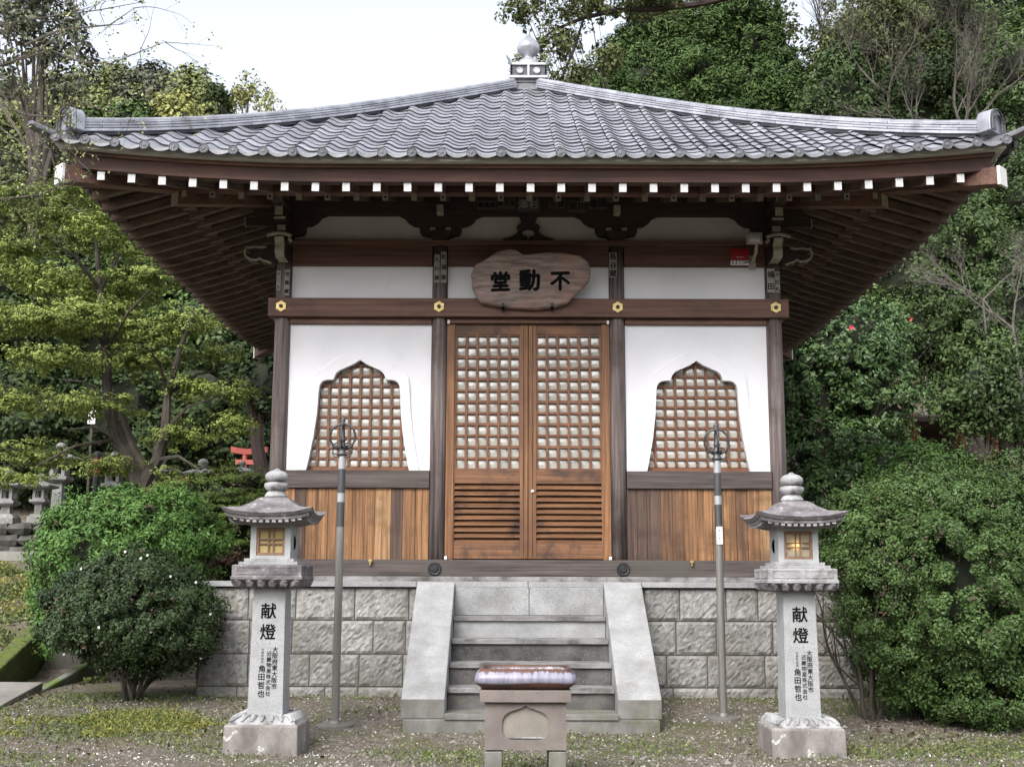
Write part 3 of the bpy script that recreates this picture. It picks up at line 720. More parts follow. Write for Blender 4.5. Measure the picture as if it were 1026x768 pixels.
# finial: box base, bowl and jewel
ap = zroof(0, .2)
mb = MB()
for i in range(4): z = ap - .03 + i * .052; mb.box(-.17 - .012 * (i % 2), .23 + .012 * (i % 2), 2.5 - .012 * (i % 2), 2.9 + .012 * (i % 2), z, z + .049)
mb.build('finial_plinth', M['tile_lip'], ROOF, bevel=.004)
fb = MB(); z0 = ap + .175
fb.box(-.26, .26, 2.44, 2.96, z0, z0 + .035); fb.box(-.225, .225, 2.475, 2.925, z0 + .0352, z0 + .19, 1); fb.box(-.25, .25, 2.45, 2.95, z0 + .1902, z0 + .222)
for a in range(4):
    for b in (-1, 0, 1):
        c, s = math.cos(a * math.pi / 2), math.sin(a * math.pi / 2); lx, ly = b * .235, -.235
        X, Y = lx * c - ly * s, lx * s + ly * c; fb.box(X - .014, X + .014, 2.7 + Y - .014, 2.7 + Y + .014, z0 + .036, z0 + .19)
    for b in (-.115, .115):
        L = []
        for rr, dd in ((.048, .224), (.048, .240), (.036, .246), (.030, .238)):
            ring = []
            for g in np.linspace(0, 6.2832, 15)[:-1]:
                lx, ly = b + rr * math.cos(g), -dd; ring.append((lx * c - ly * s, 2.7 + lx * s + ly * c, z0 + .112 + rr * math.sin(g)))
            L.append(ring)
        fb.loft(L)
    lx, ly = -.25, -.25; X, Y = lx * c - ly * s, lx * s + ly * c
    fb.tube([(X * .95, 2.7 + Y * .95, z0 + .19), (X * 1.04, 2.7 + Y * 1.04, z0 + .25), (X * 1.2, 2.7 + Y * 1.2, z0 + .30)], [.022, .022, .010], 6)
fb.v = [(x + .03, y, z) for x, y, z in fb.v]; FIN = fb.build('finial_base', [M['tile'], M['tile_shade']], ROOF, bevel=.003)
mb = MB().lathe([(0, 0), (.18, 0), (.178, .02), (.165, .07), (.13, .12), (.08, .155), (.062, .165), (.062, .185), (.075, .19), (.075, .20), (.0, .20)], (.03, 2.7, z0 + .222), 32); mb.build('finial_bowl', M['tile'], ROOF, smooth=True)
mb = MB().lathe([(0, 0), (.06, .0), (.115, .03), (.150, .08), (.158, .125), (.145, .175), (.105, .22), (.062, .265), (.034, .30), (.020, .345), (.014, .42), (.0, .43)], (.03, 2.7, z0 + .42), 32); mb.build('finial_jewel', M['tile'], ROOF, smooth=True)

# ------------------------------------------------------------------ plaque
def plaque():
    px = [(165, 490), (185, 445), (255, 410), (290, 385), (350, 368), (390, 372), (430, 395), (480, 392), (560, 385), (640, 388), (720, 400), (760, 430), (778, 470), (770, 520), (735, 560), (700, 590), (660, 630), (600, 650), (500, 662), (400, 657), (300, 645), (215, 630), (195, 605), (170, 560)]
    Y = -.24; pts = []
    for a, b in px: p = at(440 + a / 5.12, 180 + b / 5.12, Y); pts.append((p.x, p.z))
    t = T('name_plaque', 'irregular slab of weathered wood with three black brushed characters above the doors', 'sign', (0, -.2, 4.3))
    cz = 4.32
    def fn(a, b, d): return (a, Y + d - (b - cz) * .22, b)
    n = len(pts); cx = sum(p[0] for p in pts) / n; cm = sum(p[1] for p in pts) / n
    sh = lambda k: [(cx + (a - cx) * k, cm + (b - cm) * k) for a, b in pts]
    def ring(k, d): return [fn(a, b, d) for a, b in sh(k)]
    mb = MB(); rings = [ring(.96, .07), ring(1, .055), ring(1, .02), ring(.975, .0), ring(.93, -.008), ring(.7, -.010), ring(.35, -.010), ring(.02, -.010)]
    mb.loft(rings); b = mb.build('board', M['plaque'], t, bevel=0, smooth=False)
    for ch, x, y, sz in (('堂', 315, 527, .225), ('動', 463, 522, .240), ('不', 620, 527, .225)):
        p = at(440 + x / 5.12, 180 + y / 5.12, Y); g = MB()
        put(g, ch, (p.x, Y - .0145 - (p.z - cz) * .22, p.z), (.995, 0, .03), (0, -.215, .977), sz, 0, .040); g.build('character', M['ink'], t)
    h = MB()
    for x in (328, 580):
        p = at(440 + x / 5.12, 180 + 648 / 5.12, Y); h.box(p.x - .014, p.x + .014, Y - .03, -.137, p.z - .035, p.z - .012); h.box(p.x - .014, p.x + .014, Y - .03, Y - .018, p.z - .035, p.z + .03)
    h.build('hanger_hook', M['iron'], t)
plaque()
# votive name slips
def slip(px0, px1, py0, py1, Y, text, label, m='paper', ink='ink', horiz=False):
    a = at(px0, py1, Y); b = at(px1, py0, Y)
    t = T('votive_slip', label, 'paper slip', ((a.x + b.x) / 2, Y, a.z), 'votive name slips pasted on the hall woodwork')
    MB().box(a.x, b.x, Y, Y + .004, a.z, b.z).build('slip_paper', M[m], t)
    g = MB(); n = len(text)
    for i, ch in enumerate(text):
        if horiz: w_ = (b.x - a.x) / n; c = (a.x + (i + .5) * w_, Y - .0015, (a.z + b.z) / 2); s_ = min(w_ * .95, (b.z - a.z) * .9)
        else: h_ = (b.z - a.z) / n; c = ((a.x + b.x) / 2, Y - .0015, b.z - (i + .5) * h_); s_ = min(h_ * 1.0, (b.x - a.x) * .95)
        put(g, ch, c, (1, 0, 0), (0, 0, 1), s_, 0, .02)
    g.build('slip_writing', M[ink], t)
YB = -.1045
slip(478.5, 496.6, 201, 210, YB, '豊嶋家', 'leftmost of the dark paper slips under the eave over the doors', 'paper_d', 'ink', True)
slip(498.6, 517, 198, 209.5, YB, '家の文', 'second dark paper slip from left under the eave over the doors', 'paper_d', 'ink', True)
slip(518.7, 540.6, 197, 212, YB, '澤杉', 'black slip with white characters centred under the eave above the plaque', 'ink_soft', 'paper', True)
slip(550, 565.6, 199, 209, YB, '久宮', 'small slip just right of the black one under the eave', 'paper_d', 'ink', True)
slip(570, 587, 201, 212.7, YB, '辰川', 'lowest hanging slip under the eave, second from the right end', 'paper_d', 'ink', True)
slip(590, 607.6, 198, 209.5, YB, '塩田', 'rightmost of the dark paper slips under the eave over the doors', 'paper_d', 'ink', True)
YC = -.0945
slip(276.5, 281.5, 271, 291, YC + .012, 'さくら', 'narrow left slip near the top of the left corner column', 'paper')
slip(284.5, 290.5, 270, 296, YC, '寺島蔵', 'wider right slip near the top of the left corner column', 'paper')
slip(434.8, 440.6, 255, 283, YC, '久わ屋', 'lower left slip on the column left of the plaque', 'paper')
slip(441.4, 447.6, 252, 283, YC, '松福屋', 'higher right slip on the column left of the plaque', 'paper')
slip(610.5, 618.0, 253, 278, YC, '長谷蔵', 'paper slip on the column right of the plaque', 'paper')
slip(769.0, 775.8, 269, 293, YC, '福田', 'slip with large characters near the top of the right corner column', 'paper')
slip(776.8, 781.0, 272, 293, YC + .010, '千社札', 'thin slip with small characters at right edge of the right corner column', 'paper')
# alarm company sign
def alarm():
    a = at(732.5, 265.0, -.10); b = at(750, 249.5, -.10); t = T('alarm_sign', 'small red security sign with white name strip near the right corner column', 'sign', ((a.x + b.x) / 2, -.10, a.z))
    zz = a.z + (b.z - a.z) * .25
    MB().box(a.x, b.x, -.110, -.067, zz, b.z).build('red_panel', M['red'], t)
    MB().box(a.x, b.x, -.110, -.067, a.z, zz - .0005).build('name_strip', M['wplate'], t)
    g = MB()
    for i, ch in enumerate('SECOM'): put(g, ch, (a.x + (i + .5) * (b.x - a.x) / 5, -.1115, (a.z + zz) / 2), (1, 0, 0), (0, 0, 1), .05, 0, .03)
    g.build('lettering', M['ink'], t)
    MB().box(a.x + .06, b.x - .06, -.1115, -.1102, zz + .035, zz + .039).build('thin_line', M['wplate'], t)
alarm()
def flood():
    p = at(757, 238, -.45)
    t = T('floodlight', 'beige boxy floodlight on a bracket beside the right corner bracket', 'lamp', tuple(p))
    mb = MB(); f = .085
    mb.loft([[(p.x + a * f * k + o, p.y + d, p.z + b * f * .75 * k + dz) for a, b in ((-1, -1), (1, -1), (1, 1), (-1, 1))] for k, d, o, dz in ((1.0, -.08, -.03, -.03), (1.0, -.05, -.025, -.025), (.85, .05, .01, .02), (.6, .14, .04, .05))])
    h = mb.build('housing', M['grayend'], t, bevel=.006)
    MB().box(p.x - .088, p.x + .028, p.y - .086, p.y - .0805, p.z - .070, p.z + .010).build('lens', M['steel'], t)
    MB().tube([(p.x + .02, p.y + .05, p.z - .03), (p.x + .02, p.y + .10, p.z - .14), (p.x + .03, -.12, p.z - .17), (p.x + .03, -.066, p.z - .17)], [.018] * 4, 8).box(p.x - .01, p.x + .07, -.09, -.0655, p.z - .25, p.z - .10).build('mount', M['grayend'], t, bevel=.003)
flood()

# ------------------------------------------------------------------ stone lanterns
def make_lantern(lit, label, loc):
    t = T('stone_lantern', label, 'lantern', loc, 'pair of tall inscribed stone lanterns')
    loc = Vector(loc); r = np.random.default_rng(3)
    def sq(w_, z): return [(-w_, -w_, z), (w_, -w_, z), (w_, w_, z), (-w_, w_, z)]
    def sqn(w_, z, n=8, sag=0, up=0):
        L = []
        for k in range(4):
            for i in range(n):
                a = -1 + 2 * i / n; q = w_ * (1 - sag * (1 - a * a)); p = [(a * w_, -q), (q, a * w_), (-a * w_, q), (-q, -a * w_)][k]
                L.append((p[0], p[1], z + up * abs(a) ** 3))
        return L
    def B(mb, nm, m, par=t, **kw):
        mb.v = [(x * 1.035, y * 1.035, z * 1.033) for x, y, z in mb.v]; return mb.build(nm, m, par, local=True, **kw)
    # base
    mb = MB(); mb.loft([sq(.27, -.12), sq(.274, .0), sq(.270, .195), sq(.262, .212)]); bs = B(mb, 'base', M['lbase'], bevel=.008)
    mb = MB()
    L = []
    for rr, z in ((.250, .2125), (.235, .235), (.19, .262), (.16, .268)):
        L.append([(p[0], p[1], p[2]) for p in sqn(rr, z, 8)])
    mb.loft(L)
    for k in range(4):
        c, s = math.cos(k * math.pi / 2), math.sin(k * math.pi / 2)
        for i in range(7):
            a = (i - 3) / 3.3; ring = []
            pts = [(.165 * a, -.165, .272), (.21 * a * 1.05, -.205, .262), (.245 * a, -.240, .232)]
            mb.tube([(x * c - y * s, x * s + y * c, z) for x, y, z in pts], [.008, .020, .010], 6)
    B(mb, 'lotus_collar', M['lstone'], bs, smooth=False)
    # shaft
    mb = MB(); mb.loft([sq(.132, .268), sq(.131, .30), sq(.121, 1.18), sq(.121, 1.200)]); sh = B(mb, 'shaft', M['lshaft'], bevel=.004)
    g = MB(); yf = lambda z: -(.1315 - (z - .30) * .01136) - .0015
    def col(text, x, z0, step, size, bold):
        for i, ch in enumerate(text): z = z0 - i * step; put(g, ch, (x, yf(z), z), (1, 0, 0), (0, .0113, 1), size, 0, bold)
    col('献燈', .0, 1.03, .155, .122, .018)
    B(g, 'title_writing', M['ink'], sh); g = MB()
    col('大阪府東大阪市', .060, .745, .0445, .044, .014)
    col('近畿物産株式会社', .016, .715, .0415, .039, .008)
    col('代表取締役', -.034, .745, .0225, .020, .003)
    col('角田哲也', -.036, .605, .060, .055, .014)
    B(g, 'inscription', M['ink'], sh)
    # mid platform
    mb = MB(); mb.loft([sqn(.135, 1.2005), sqn(.20, 1.225), sqn(.248, 1.25), sqn(.262, 1.262)])
    for k in range(4):
        c, s = math.cos(k * math.pi / 2), math.sin(k * math.pi / 2)
        for i in range(6):
            a = (i - 2.5) / 2.75; pts = [(.17 * a, -.17, 1.212), (.235 * a, -.232, 1.236), (.255 * a, -.256, 1.262)]
            mb.tube([(x * c - y * s, x * s + y * c, z) for x, y, z in pts], [.016, .034, .020], 6)
    B(mb, 'lotus_underside', M['lroof'])
    mb = MB(); mb.loft([sq(.268, 1.2625), sq(.268, 1.285), sq(.260, 1.287), sq(.260, 1.365), sq(.255, 1.372)])
    for k in range(4):
        c, s = math.cos(k * math.pi / 2), math.sin(k * math.pi / 2)
        for x0, x1 in ((-.225, -.02), (.02, .225)):
            for (a0, a1, b0, b1) in ((x0, x1, 1.350, 1.356), (x0, x1, 1.300, 1.306), (x0, x0 + .006, 1.3061, 1.3499), (x1 - .006, x1, 1.3061, 1.3499)):
                P = [(x, y, z) for x in (a0, a1) for y in (-.264, -.2595) for z in (b0, b1)]
                mb.add([(x * c - y * s, x * s + y * c, z) for x, y, z in P], [(0, 1, 3, 2), (4, 6, 7, 5), (0, 4, 5, 1), (2, 3, 7, 6), (0, 2, 6, 4), (1, 5, 7, 3)])
    mp = B(mb, 'middle_platform', M['lroof'] if not lit else M['lstone'], bevel=.003)
    mb = MB(); mb.loft([sq(.222, 1.3722), sq(.222, 1.395)]); mb.loft([sq(.188, 1.3952), sq(.188, 1.42)]); B(mb, 'platform_steps', M['lstone'], mp, bevel=.003)
    # fire box: four walls, window opening in front and back
    mb = MB(); h0, h1, w_ = 1.4202, 1.672, .152
    for sy in (-1, 1):
        y0, y1 = sorted((sy * w_, sy * (w_ - .03)))
        mb.box(-w_, -.108, y0, y1, h0, h1); mb.box(.108, w_, y0, y1, h0, h1); mb.box(-.108, .108, y0, y1, h0, h0 + .022); mb.box(-.108, .108, y0, y1, h1 - .018, h1)
    for sx in (-1, 1):
        x0, x1 = sorted((sx * w_, sx * (w_ - .03))); mb.box(x0, x1, -w_ + .0302, w_ - .0302, h0, h1)
    fbx = B(mb, 'fire_box', M['lshaft'])
    mo = MB()
    for sx in (-1, 1):
        cz = 1.545; gpts = [(.055 * math.cos(a), .055 * math.sin(a)) for a in np.linspace(-1.9, 1.9, 12)] + [(.02 + .05 * math.cos(a), .047 * math.sin(a)) for a in np.linspace(1.8, -1.8, 10)]
        mo.prism(gpts, lambda a, b, d: (sx * (.1522 + d), a, cz + b), 0, .003)
    B(mo, 'moon_relief', M['lroof'], fbx)
    for sy in (-1, 1):
        wn = MB(); y = sy * .145; ys = sorted((y, y - sy * .02)); a, b, z0, z1 = -.1078, .1078, h0 + .0222, h1 - .0182
        wn.box(a, a + .018, *ys, z0, z1); wn.box(b - .018, b, *ys, z0, z1); wn.box(a + .018, b - .018, *ys, z0, z0 + .022); wn.box(a + .018, b - .018, *ys, z1 - .022, z1)
        ys2 = sorted((y - sy * .003, y - sy * .014)); hgt = z1 - z0 - .044
        for q in (.40, .60): x = a + .018 + q * (b - a - .036); wn.box(x - .005, x + .005, *ys2, z0 + .022, z1 - .022)
        for q in (.40, .60): z = z0 + .022 + q * hgt; wn.box(a + .018, b - .018, *sorted((y - sy * .004, y - sy * .012)), z - .005, z + .005)
        fw = B(wn, 'window_frame', M['lwin'])
        B(MB().box(-.09, .09, *sorted((sy * .124, sy * .126)), h0 + .035, h1 - .03), 'window_paper', M['lpaper_lit'] if lit else M['lpaper'], fw)
    if lit:
        bl = MB().lathe([(0, 0), (.022, .008), (.032, .03), (.024, .055), (0, .065)], (0, -.08, 1.515), 14); B(bl, 'bulb', M['bulb'], fbx)
    # roof cap
    def rl(w_, z, up, sag): return sqn(w_, z, 10, sag, up)
    mb = MB(); mb.loft([rl(.165, 1.6725, 0, 0), rl(.27, 1.690, .012, 0), rl(.305, 1.706, .026, .0), rl(.315, 1.728, .034, .03), rl(.325, 1.732, .036, .03), rl(.345, 1.757, .045, .035), rl(.30, 1.768, .032, .03), rl(.22, 1.798, .012, .02), rl(.16, 1.840, .002, .0), rl(.115, 1.878, 0, 0), rl(.09, 1.888, 0, 0)])
    rf = B(mb, 'roof_cap', M['lroof'], smooth=False)
    dn = MB()
    for k in range(4):
        c, s = math.cos(k * math.pi / 2), math.sin(k * math.pi / 2)
        for i in range(-5, 6):
            x = i * .048; P = [(x + a, -y, z) for a in (-.014, .014) for y in (.22, .300) for z in (1.685 + abs(i / 5) ** 3 * .02, 1.706 + abs(i / 5) ** 3 * .024)]
            dn.add([(p[0] * c - p[1] * s, p[0] * s + p[1] * c, p[2]) for p in P], [(0, 1, 3, 2), (4, 6, 7, 5), (0, 4, 5, 1), (2, 3, 7, 6), (0, 2, 6, 4), (1, 5, 7, 3)])
    B(dn, 'roof_rafters', M['lstone'], rf)
    # finial
    pet = lambda t_, r_, z_: (r_ * (1 + .07 * abs(math.sin(4 * t_))), z_)
    mb = MB().lathe([(.0, 1.8885), (.085, 1.8885), (.088, 1.905), (.080, 1.915), (.070, 1.93), (.062, 1.938)], n=32); mb.lathe([(.055, 1.938), (.075, 1.95), (.088, 1.975), (.085, 2.0), (.062, 2.008)], n=48, fn=pet)
    mb.lathe([(.05, 2.008), (.078, 2.022), (.090, 2.048), (.084, 2.072), (.060, 2.092), (.028, 2.102), (.014, 2.115), (.0, 2.118)], n=32)
    B(mb, 'jewel', M['lstone'], smooth=True)
M['lpaper'] = mat('yellowed_paper', (.33, .25, .11), (.42, .32, .15), (6, 6, 6), .8)
ml = bpy.data.materials.new('lit_paper'); ml.use_nodes = True; _b = ml.node_tree.nodes['Principled BSDF']; _b.inputs['Base Color'].default_value = (.50, .47, .36, 1); _b.inputs['Roughness'].default_value = .7; _b.inputs['Transmission Weight'].default_value = .55
M['lpaper_lit'] = ml
mb_ = bpy.data.materials.new('lamp_bulb'); mb_.use_nodes = True; _b = mb_.node_tree.nodes['Principled BSDF']; _b.inputs['Emission Color'].default_value = (1, .6, .25, 1); _b.inputs['Emission Strength'].default_value = 9; M['bulb'] = mb_
make_lantern(False, 'tall stone lantern beside the round left bush, its paper window yellow and unlit', (-2.062, -3.27, float(gz(-2, -3.5))))
make_lantern(True, 'tall stone lantern beside the big right bush, a lamp glowing in its window', (2.085, -3.24, float(gz(2, -3.4))))

# ------------------------------------------------------------------ staffs
def staff(label, x, y, sticker):
    z = float(gz(x, y)); t = T('ringed_staff', label, 'staff', (x, y, z), 'pair of tall metal staffs in front of the hall')
    B = lambda mb, nm, m, par=t, **kw: mb.build(nm, m, par, local=True, **kw)
    B(MB().lathe([(0, -.03), (.15, -.03), (.15, .012), (.135, .022), (.05, .026), (.045, .05), (0, .05)], n=32), 'base_plate', M['steel_l'], smooth=False)
    H = 2.72 - z
    def zt(f): return f * H
    seg = [(.05, zt(.640), .034, 0), (zt(.640), zt(.722), .033, 1), (zt(.722), zt(.752), .034, 2), (zt(.752), zt(.832), .033, 1), (zt(.832), zt(.875), .034, 2)]
    mb = MB()
    for a, b, r_, m in seg: mb.tube([(0, 0, a), (0, 0, b)], r_, 20, m)
    B(mb, 'pole', [M['steel_l'], M['steel_d'], M['steel_w']], smooth=False)
    z0 = zt(.875); h = MB()
    h.lathe([(.036, z0), (.045, z0 + .01), (.045, z0 + .03), (.030, z0 + .045), (.040, z0 + .075), (.048, z0 + .085), (.028, z0 + .10), (.022, z0 + .13), (.034, z0 + .145), (.018, z0 + .165), (.012, z0 + .25)], n=16)
    ring = [(.028, .06), (.075, .085), (.108, .14), (.112, .19), (.095, .24), (.055, .275), (.02, .285), (0, .29)]
    for s in (-1, 1):
        h.tube([(s * a, 0, z0 + b) for a, b in ring], [.011] * len(ring), 8)
        h.tube([(0, s * a * .8, z0 + b) for a, b in ring], [.009] * len(ring), 8)
    h.lathe([(.010, z0 + .24), (.020, z0 + .27), (.030, z0 + .285), (.014, z0 + .30), (.026, z0 + .318), (.012, z0 + .342), (0, z0 + .362)], n=12)
    hd = B(h, 'staff_head', M['steel_d'], smooth=True)
    for s in (-1, 1):
        for zz in (.075, .10):
            q = MB().tube([(s * (.052 + .045 * math.cos(a)) * .9, .03 * math.sin(a), z0 + zz - .03 + .055 * math.sin(a)) for a in np.linspace(0, 6.2832, 17)], [.006] * 17, 6); B(q, 'hanging_ring', M['steel_d'], hd, smooth=True)
    if sticker:
        a, b = zt(.585), zt(.645); B(MB().box(-.026, .026, -.0395, -.030, a, b), 'white_label', M['wplate'])
        g = MB()
        for i, ch in enumerate('奉納者'): put(g, ch, (0, -.0405, b - .035 - i * .035), (1, 0, 0), (0, 0, 1), .026)
        B(g, 'label_writing', M['ink_soft'])
staff('tall ringed metal staff with a plain pole in front of the left window', -1.675, -2.33, False)
staff('tall ringed metal staff with a white label on its pole before the right window', 1.70, -2.0, True)

# ------------------------------------------------------------------ censer
def censer():
    x0, y0 = -.075, -4.75; t = T('incense_burner', 'glazed incense trough on a pinkish stone box stand before the steps', 'incense burner', (x0, y0, 0))
    zg = float(gz(x0, y0))
    def rr(w_, d, z, r_=.04, n=5):
        L = []
        for cx, cy, a0 in ((w_ - r_, -d + r_, -math.pi / 2), (w_ - r_, d - r_, 0), (-w_ + r_, d - r_, math.pi / 2), (-w_ + r_, -d + r_, math.pi)):
            for i in range(n): a = a0 + i / (n - 1) * math.pi / 2; L.append((x0 + cx + r_ * math.cos(a), y0 + cy + r_ * math.sin(a), z))
        return L
    F_ = -4.95; zs = lambda py: at(527, py, F_).z
    zb0, zb1, zs1, zt = zs(751), zs(703), zs(691), zs(670)
    lg = MB()
    for s in (-1, 1):
        for sy in (-1, 1):
            m_ = MB().box(*sorted((x0 + s * .262, x0 + s * .150)), *sorted((y0 + sy * .20, y0 + sy * .08)), -.05, zb0 - .010)
            m_.build('leg', M['granite_d'], t, bevel=.006)
    bw = .262; arch_ = [(.0, .93), (.025, .885), (.07, .845), (.12, .80), (.155, .74), (.176, .66), (.184, .55), (.182, .42), (.172, .32), (.15, .25), (.11, .215), (0, .215)]
    hz = zb1 - zb0; ap_ = [(a * .83, zb0 + b * hz) for a, b in arch_]
    hole = ap_ + [(-a, b) for a, b in reversed(ap_[1:-1])]
    mb = MB()
    # front slab with a recessed cusped niche: right and left halves around the niche
    for s in (-1, 1):
        poly = [(0, zb1), (s * bw, zb1), (s * bw, zb0), (0, zb0)] + [(s * a, b) for a, b in reversed(ap_)]
        mb.prism([(a + x0, b) for a, b in poly], lambda a, b, d: (a, d, b), y0 - .20, y0 - .175)
    mb.box(x0 - bw, x0 + bw, y0 - .1748, y0 + .20, zb0, zb1)
    bx = mb.build('stone_box', M['tuff'], t)
    MB().box(x0 - .17, x0 + .17, y0 - .1795, y0 - .1749, zb0 + .05, zb1 - .012).build('niche', M['tuff_in'], bx)
    MB().tube([(x0 - .125, y0 - .188, zb0 + .074), (x0 + .125, y0 - .188, zb0 + .074)], .007, 8).build('niche_ledge', M['lstone'], bx)
    MB().box(x0 - .294, x0 + .294, y0 - .235, y0 + .235, zb1 + .001, zs1).build('top_slab', M['tuff'], t, bevel=.004)
    # trough
    gm = bpy.data.materials.new('dripping_glaze'); gm.use_nodes = True; n = gm.node_tree; L = n.links; b = n.nodes['Principled BSDF']
    b.inputs['Roughness'].default_value = .38; b.inputs['Coat Weight'].default_value = .1
    tc = n.nodes.new('ShaderNodeTexCoord'); sep = n.nodes.new('ShaderNodeSeparateXYZ'); L.new(tc.outputs['Object'], sep.inputs[0])
    cm = n.nodes.new('ShaderNodeMapping'); cm.inputs['Scale'].default_value = (34, 14, 3); L.new(tc.outputs['Object'], cm.inputs[0])
    nz = n.nodes.new('ShaderNodeTexNoise'); nz.inputs['Scale'].default_value = 1; nz.inputs['Detail'].default_value = 3; L.new(cm.outputs[0], nz.inputs[0])
    nl = n.nodes.new('ShaderNodeTexNoise'); nl.inputs['Scale'].default_value = 5; L.new(tc.outputs['Object'], nl.inputs[0])
    def math_(op, a, b_): m_ = n.nodes.new('ShaderNodeMath'); m_.operation = op; [L.new(v, m_.inputs[i]) if hasattr(v, 'links') else setattr(m_.inputs[i], 'default_value', v) for i, v in enumerate((a, b_))]; return m_.outputs[0]
    H = zt - zs1; z1 = zs1 + H * .88; zl = zs1 + H * .30
    up = math_('SUBTRACT', math_('ADD', z1, math_('MULTIPLY', math_('SUBTRACT', nz.outputs[0], .5), .060)), sep.outputs[2])
    lo = math_('SUBTRACT', sep.outputs[2], math_('ADD', zl, math_('MULTIPLY', math_('SUBTRACT', nl.outputs[0], .5), .03)))
    band = math_('MINIMUM', up, lo); fac = math_('MULTIPLY', band, 120.); fac = math_('MAXIMUM', math_('MINIMUM', fac, 1.), 0.)
    base = n.nodes.new('ShaderNodeValToRGB'); base.color_ramp.elements[0].color = (.040, .024, .020, 1); base.color_ramp.elements[1].color = (.115, .052, .036, 1); base.color_ramp.elements[0].position = .35; base.color_ramp.elements[1].position = .65; L.new(nl.outputs[0], base.inputs[0])
    gl = n.nodes.new('ShaderNodeValToRGB'); gl.color_ramp.elements[0].color = (.15, .145, .20, 1); gl.color_ramp.elements[1].color = (.27, .265, .33, 1); gl.color_ramp.elements[0].position = .3; gl.color_ramp.elements[1].position = .7; L.new(nz.outputs[0], gl.inputs[0])
    mx = n.nodes.new('ShaderNodeMix'); mx.data_type = 'RGBA'; L.new(fac, mx.inputs[0]); L.new(base.outputs[0], mx.inputs[6]); L.new(gl.outputs[0], mx.inputs[7]); L.new(mx.outputs[2], b.inputs['Base Color'])
    prof = [(a_ * .965, d_, z_) for a_, d_, z_ in [(.285, .185, 0), (.300, .20, .10), (.335, .235, .28), (.343, .243, .50), (.335, .235, .72), (.312, .212, .88), (.305, .205, 1.0), (.292, .192, 1.0), (.280, .18, .9), (.278, .178, .55)]]
    mb = MB(); mb.loft([rr(a, d, zs1 + .001 + H * z, .05) for a, d, z in prof]); mb.build('trough', gm, t, smooth=True)
    MB().box(x0 - .27, x0 + .27, y0 - .17, y0 + .17, zs1 + H * .55, zs1 + H * .62).build('ash', M['lbase'], t)
censer()

# ------------------------------------------------------------------ vegetation
def leaf_mesh(name, C_, N_, size, asp, tint, parent, m):
    n = len(C_); r = rng.normal(size=(n, 3)); N_ = N_ / (np.linalg.norm(N_, axis=1, keepdims=True) + 1e-9)
    t = np.cross(N_, r); t /= (np.linalg.norm(t, axis=1, keepdims=True) + 1e-9); b = np.cross(N_, t)
    h = (size / 2)[:, None]; V = np.empty((n, 4, 3), np.float32)
    V[:, 0] = C_ - t * h; V[:, 1] = C_ - b * h * asp + t * h * .1; V[:, 2] = C_ + t * h; V[:, 3] = C_ + b * h * asp + t * h * .1
    me = bpy.data.meshes.new(name); me.vertices.add(4 * n); me.vertices.foreach_set('co', V.ravel())
    me.loops.add(4 * n); me.loops.foreach_set('vertex_index', np.arange(4 * n, dtype=np.int32))
    me.polygons.add(n); me.polygons.foreach_set('loop_start', np.arange(0, 4 * n, 4, dtype=np.int32)); me.polygons.foreach_set('loop_total', np.full(n, 4, np.int32))
    me.update(calc_edges=True)
    a = me.attributes.new('tint', 'FLOAT', 'FACE'); a.data.foreach_set('value', np.clip(tint, 0, 1).astype(np.float32))
    return link_mesh(me, name, parent, m)
def crown(name, parent, blobs, m, L=.1, asp=.5, rs=.3, cover=2.2, dens=1.3, flat=1.0, up=.5, jit=.55, shell=.25, low=-1.0, ct=.55):
    """leaf clumps spread through the outer volume of several ellipsoids"""
    Cs, Ns, Ts = [], [], []
    for c, rad in blobs:
        c = np.array(c, float); rad = np.array(rad, float); p = 1.6
        area = 4 * math.pi * (((rad[0] * rad[1]) ** p + (rad[0] * rad[2]) ** p + (rad[1] * rad[2]) ** p) / 3) ** (1 / p)
        K = max(6, int(area / (math.pi * rs * rs) * dens)); nl = int(area * cover / (L * L * asp * .5) / K) + 1
        d = rng.normal(size=(K, 3)); d /= np.linalg.norm(d, axis=1, keepdims=True); d = d[d[:, 2] > low]; K = len(d)
        q = 1 - np.abs(rng.normal(0, shell, (K, 1))); q = np.clip(q, .15, 1.08)
        lump = 1 + .10 * np.sin(d[:, :1] * 5 + c[0] * 3) * np.cos(d[:, 1:2] * 4 + c[2]) + .06 * np.sin(d[:, 2:3] * 9 + c[1])
        cc = c + d * rad * q * lump; ctint = rng.normal(.5, .18, K) + rng.normal(0, .16)
        cr = rs * rng.uniform(.6, 1.35, (K, 1, 1))
        o = rng.normal(size=(K, nl, 3)); o /= np.linalg.norm(o, axis=2, keepdims=True); o *= rng.uniform(.25, 1, (K, nl, 1)) ** .6
        P = cc[:, None] + o * cr * np.array([1, 1, flat]); Nn = o * .9 + d[:, None] * .7 + np.array([0, 0, up]) + rng.normal(0, jit, (K, nl, 3))
        tt = ctint[:, None] * ct + rng.normal(.5, .22, (K, nl)) * (1 - ct)
        Cs.append(P.reshape(-1, 3)); Ns.append(Nn.reshape(-1, 3)); Ts.append(tt.ravel())
    C_ = np.concatenate(Cs); N_ = np.concatenate(Ns); T_ = np.concatenate(Ts)
    return leaf_mesh(name, C_, N_, L * rng.uniform(.5, 1.45, len(C_)), asp, T_, parent, m)
